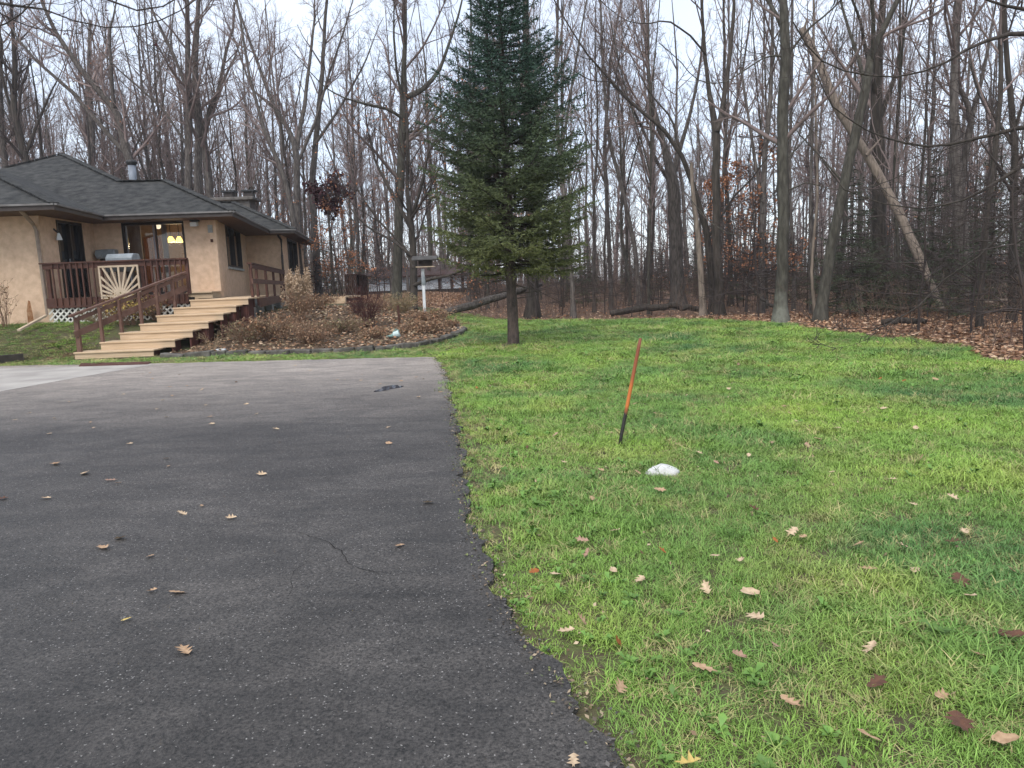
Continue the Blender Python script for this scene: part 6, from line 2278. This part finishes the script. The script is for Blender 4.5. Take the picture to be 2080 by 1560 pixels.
def tuft(name, n, rad, h, w, seed, lean=0.6, m='grass'):
    r = np.random.default_rng(seed)
    V, F3, F4 = [], [], []
    for i in range(n):
        a = r.uniform(0, 6.28)
        p = np.array([math.cos(a), math.sin(a), 0]) * rad * math.sqrt(r.random())
        d = r.uniform(0, 6.28)
        dv = np.array([math.cos(d), math.sin(d), 0])
        sv = np.array([-dv[1], dv[0], 0])
        hh = h * r.uniform(0.45, 1.15)
        ln = lean * hh * r.uniform(0.2, 1.5)
        ww = w * r.uniform(0.7, 1.3)
        k = len(V)
        for t in (0, 0.45, 0.8):
            c = p + dv * ln * t ** 1.8 + np.array([0, 0, hh * t * (1 - 0.25 * t)])
            wt = ww * (1 - 0.55 * t)
            V += [c - sv * wt / 2, c + sv * wt / 2]
        V.append(p + dv * ln * 1.1 + np.array([0, 0, hh * 0.74]))
        F4 += [(k, k + 1, k + 3, k + 2), (k + 2, k + 3, k + 5, k + 4)]
        F3.append((k + 4, k + 5, k + 6))
    return np_mesh(name, np.array(V), [np.array(F4), np.array(F3)], M[m])


def weed_mesh(name, seed):
    r = np.random.default_rng(seed)
    V, F = [], []
    for i in range(11):
        a = i * 2.4 + r.normal(0, 0.2)
        L = r.uniform(0.022, 0.045)
        d = np.array([math.cos(a), math.sin(a), 0])
        s = np.array([-d[1], d[0], 0])
        z = r.uniform(0.02, 0.06)
        k = len(V)
        V += [d * 0.004 + (0, 0, z * 0.5), d * L * 0.5 + s * L * 0.32 + (0, 0, z), d * L + (0, 0, z * 0.95), d * L * 0.5 - s * L * 0.32 + (0, 0, z), d * L * 0.5 + (0, 0, z * 0.9)]
        F += [(k, k + 3, k + 4), (k, k + 4, k + 1), (k + 4, k + 3, k + 2), (k + 4, k + 2, k + 1)]
    return np_mesh(name, np.array(V), [np.array(F)], M['weed'])


gcol = bpy.data.collections.new('grass_tufts')
protos_g = [tuft('tuft_a', 60, 0.085, 0.046, 0.0036, 1, 0.9), tuft('tuft_b', 56, 0.09, 0.040, 0.0038, 2, 1.2), tuft('tuft_c', 34, 0.075, 0.072, 0.0034, 3, 1.4), tuft('tuft_d', 60, 0.095, 0.034, 0.0042, 4, 0.9), weed_mesh('tuft_e', 5), tuft('tuft_f', 46, 0.1, 0.038, 0.0038, 6, 1.8, 'drygrass')]
for i, me in enumerate(protos_g):
    po = bpy.data.objects.new(me.name, me)
    gcol.objects.link(po)
rg = np.random.default_rng(33)


def scatter(x0, x1, y0, y1, dens, scale, wmul):
    n = int((x1 - x0) * (y1 - y0) * dens)
    x, y = rg.uniform(x0, x1, n), rg.uniform(y0, y1, n)
    k = ~in_drive(x + 0.03 * (1 + np.sin(y * 7.3) + np.sin(y * 17.1 + 1)), y) & ~in_bed(x, y) & ~in_woods(x + 0.15, y + 0.15) & (np.abs(x) < 0.74 * y + 1.6)
    xr = np.interp(y, [p[1] for p in DRIVE_R], [p[0] for p in DRIVE_R])
    ed = x - xr
    bare = np.exp(-((ed - 0.16) / 0.13) ** 2) * (0.5 + 0.5 * np.sin(y * 3.1) * np.cos(y * 1.3 + 1)) * (y < 13)
    k &= rg.random(n) > bare * 0.75
    k &= ~((x < -7.6) & (x > -13.6) & (y > 20.9)) & ~((x < -7.6) & (x > -10.7) & (y > 17.7))
    sp = (x - spx[0]) ** 2 + ((y - spx[1]) / 0.8) ** 2
    k &= ~(sp < 0.16) & (rg.random(n) > 0.85 * np.exp(-sp / 0.9))
    x, y = x[k], y[k]
    s = scale * rg.uniform(0.7, 1.25, len(x)) * (1 + 0.35 * (np.sin(x * 1.9 + 1) * np.sin(y * 1.6) > 0.45))
    s = s * np.clip(0.55 + ((x - xr[k]) * 1.6), 0.72, 1.0)
    idx = rg.choice([0, 1, 2, 3], len(x), p=[0.34, 0.32, 0.09, 0.25])
    near_e = (x - xr[k] < 0.75) & (x - xr[k] > 0) & (y < 8)
    idx = np.where(near_e & (rg.random(len(x)) < 0.10), 4, idx)
    idx = np.where(rg.random(len(x)) < 0.008, 4, idx)
    dry = 0.38 * np.exp(-np.maximum(x - xr[k], 0) / 0.55) * (0.55 + 0.45 * np.sin(y * 1.1 + 0.5)) + 0.035
    dry = dry + 0.3 * np.exp(-((x - spx[0]) ** 2 + (y - spx[1]) ** 2) / 1.6)
    idx = np.where(rg.random(len(x)) < dry, 5, idx)
    return np.column_stack([x, y, terrain(x, y)]), s, np.full(len(x), wmul), idx


sets = [scatter(-1.0, 6.5, 1.2, 5.5, 330, 0.95, 1.0), scatter(-2, 9, 5.5, 10, 210, 1.05, 1.3), scatter(-3, 9, 10, 17, 110, 1.15, 2.0), scatter(-3, 9.5, 17, 33, 60, 1.2, 3.0), scatter(-18, -3, 15, 21.5, 70, 1.25, 2.4)]
P = np.concatenate([s[0] for s in sets])
SC = np.concatenate([np.column_stack([s[1] * s[2] ** 0.6, s[1] * s[2] ** 0.6, s[1]]) for s in sets])
IX = np.concatenate([s[3] for s in sets])
me = bpy.data.meshes.new('grass')
me.vertices.add(len(P))
me.vertices.foreach_set('co', P.astype(np.float32).ravel())
a = me.attributes.new('rot', 'FLOAT_VECTOR', 'POINT')
RO = np.zeros((len(P), 3), np.float32)
RO[:, 2] = rg.uniform(0, 6.28, len(P))
RO[:, :2] = rg.normal(0, 0.12, (len(P), 2))
a.data.foreach_set('vector', RO.ravel())
a = me.attributes.new('scl', 'FLOAT_VECTOR', 'POINT')
a.data.foreach_set('vector', SC.astype(np.float32).ravel())
a = me.attributes.new('idx', 'INT', 'POINT')
a.data.foreach_set('value', IX.astype(np.int32))
grass = place('grass', me)
tag(grass, kind='stuff')
ng = bpy.data.node_groups.new('grass_scatter', 'GeometryNodeTree')
ng.interface.new_socket('Geometry', in_out='INPUT', socket_type='NodeSocketGeometry')
ng.interface.new_socket('Geometry', in_out='OUTPUT', socket_type='NodeSocketGeometry')
gi, go_ = ng.nodes.new('NodeGroupInput'), ng.nodes.new('NodeGroupOutput')
ci = ng.nodes.new('GeometryNodeCollectionInfo')
ci.inputs['Collection'].default_value = gcol
ci.inputs['Separate Children'].default_value = True
ci.inputs['Reset Children'].default_value = True
ip = ng.nodes.new('GeometryNodeInstanceOnPoints')
ip.inputs['Pick Instance'].default_value = True


def named(nm, ty):
    q = ng.nodes.new('GeometryNodeInputNamedAttribute')
    q.data_type = ty
    q.inputs['Name'].default_value = nm
    return q.outputs[0]


ng.links.new(gi.outputs[0], ip.inputs['Points'])
ng.links.new(ci.outputs[0], ip.inputs['Instance'])
ng.links.new(named('idx', 'INT'), ip.inputs['Instance Index'])
ng.links.new(named('rot', 'FLOAT_VECTOR'), ip.inputs['Rotation'])
ng.links.new(named('scl', 'FLOAT_VECTOR'), ip.inputs['Scale'])
ng.links.new(ip.outputs[0], go_.inputs[0])
md = grass.modifiers.new('scatter', 'NODES')
md.node_group = ng
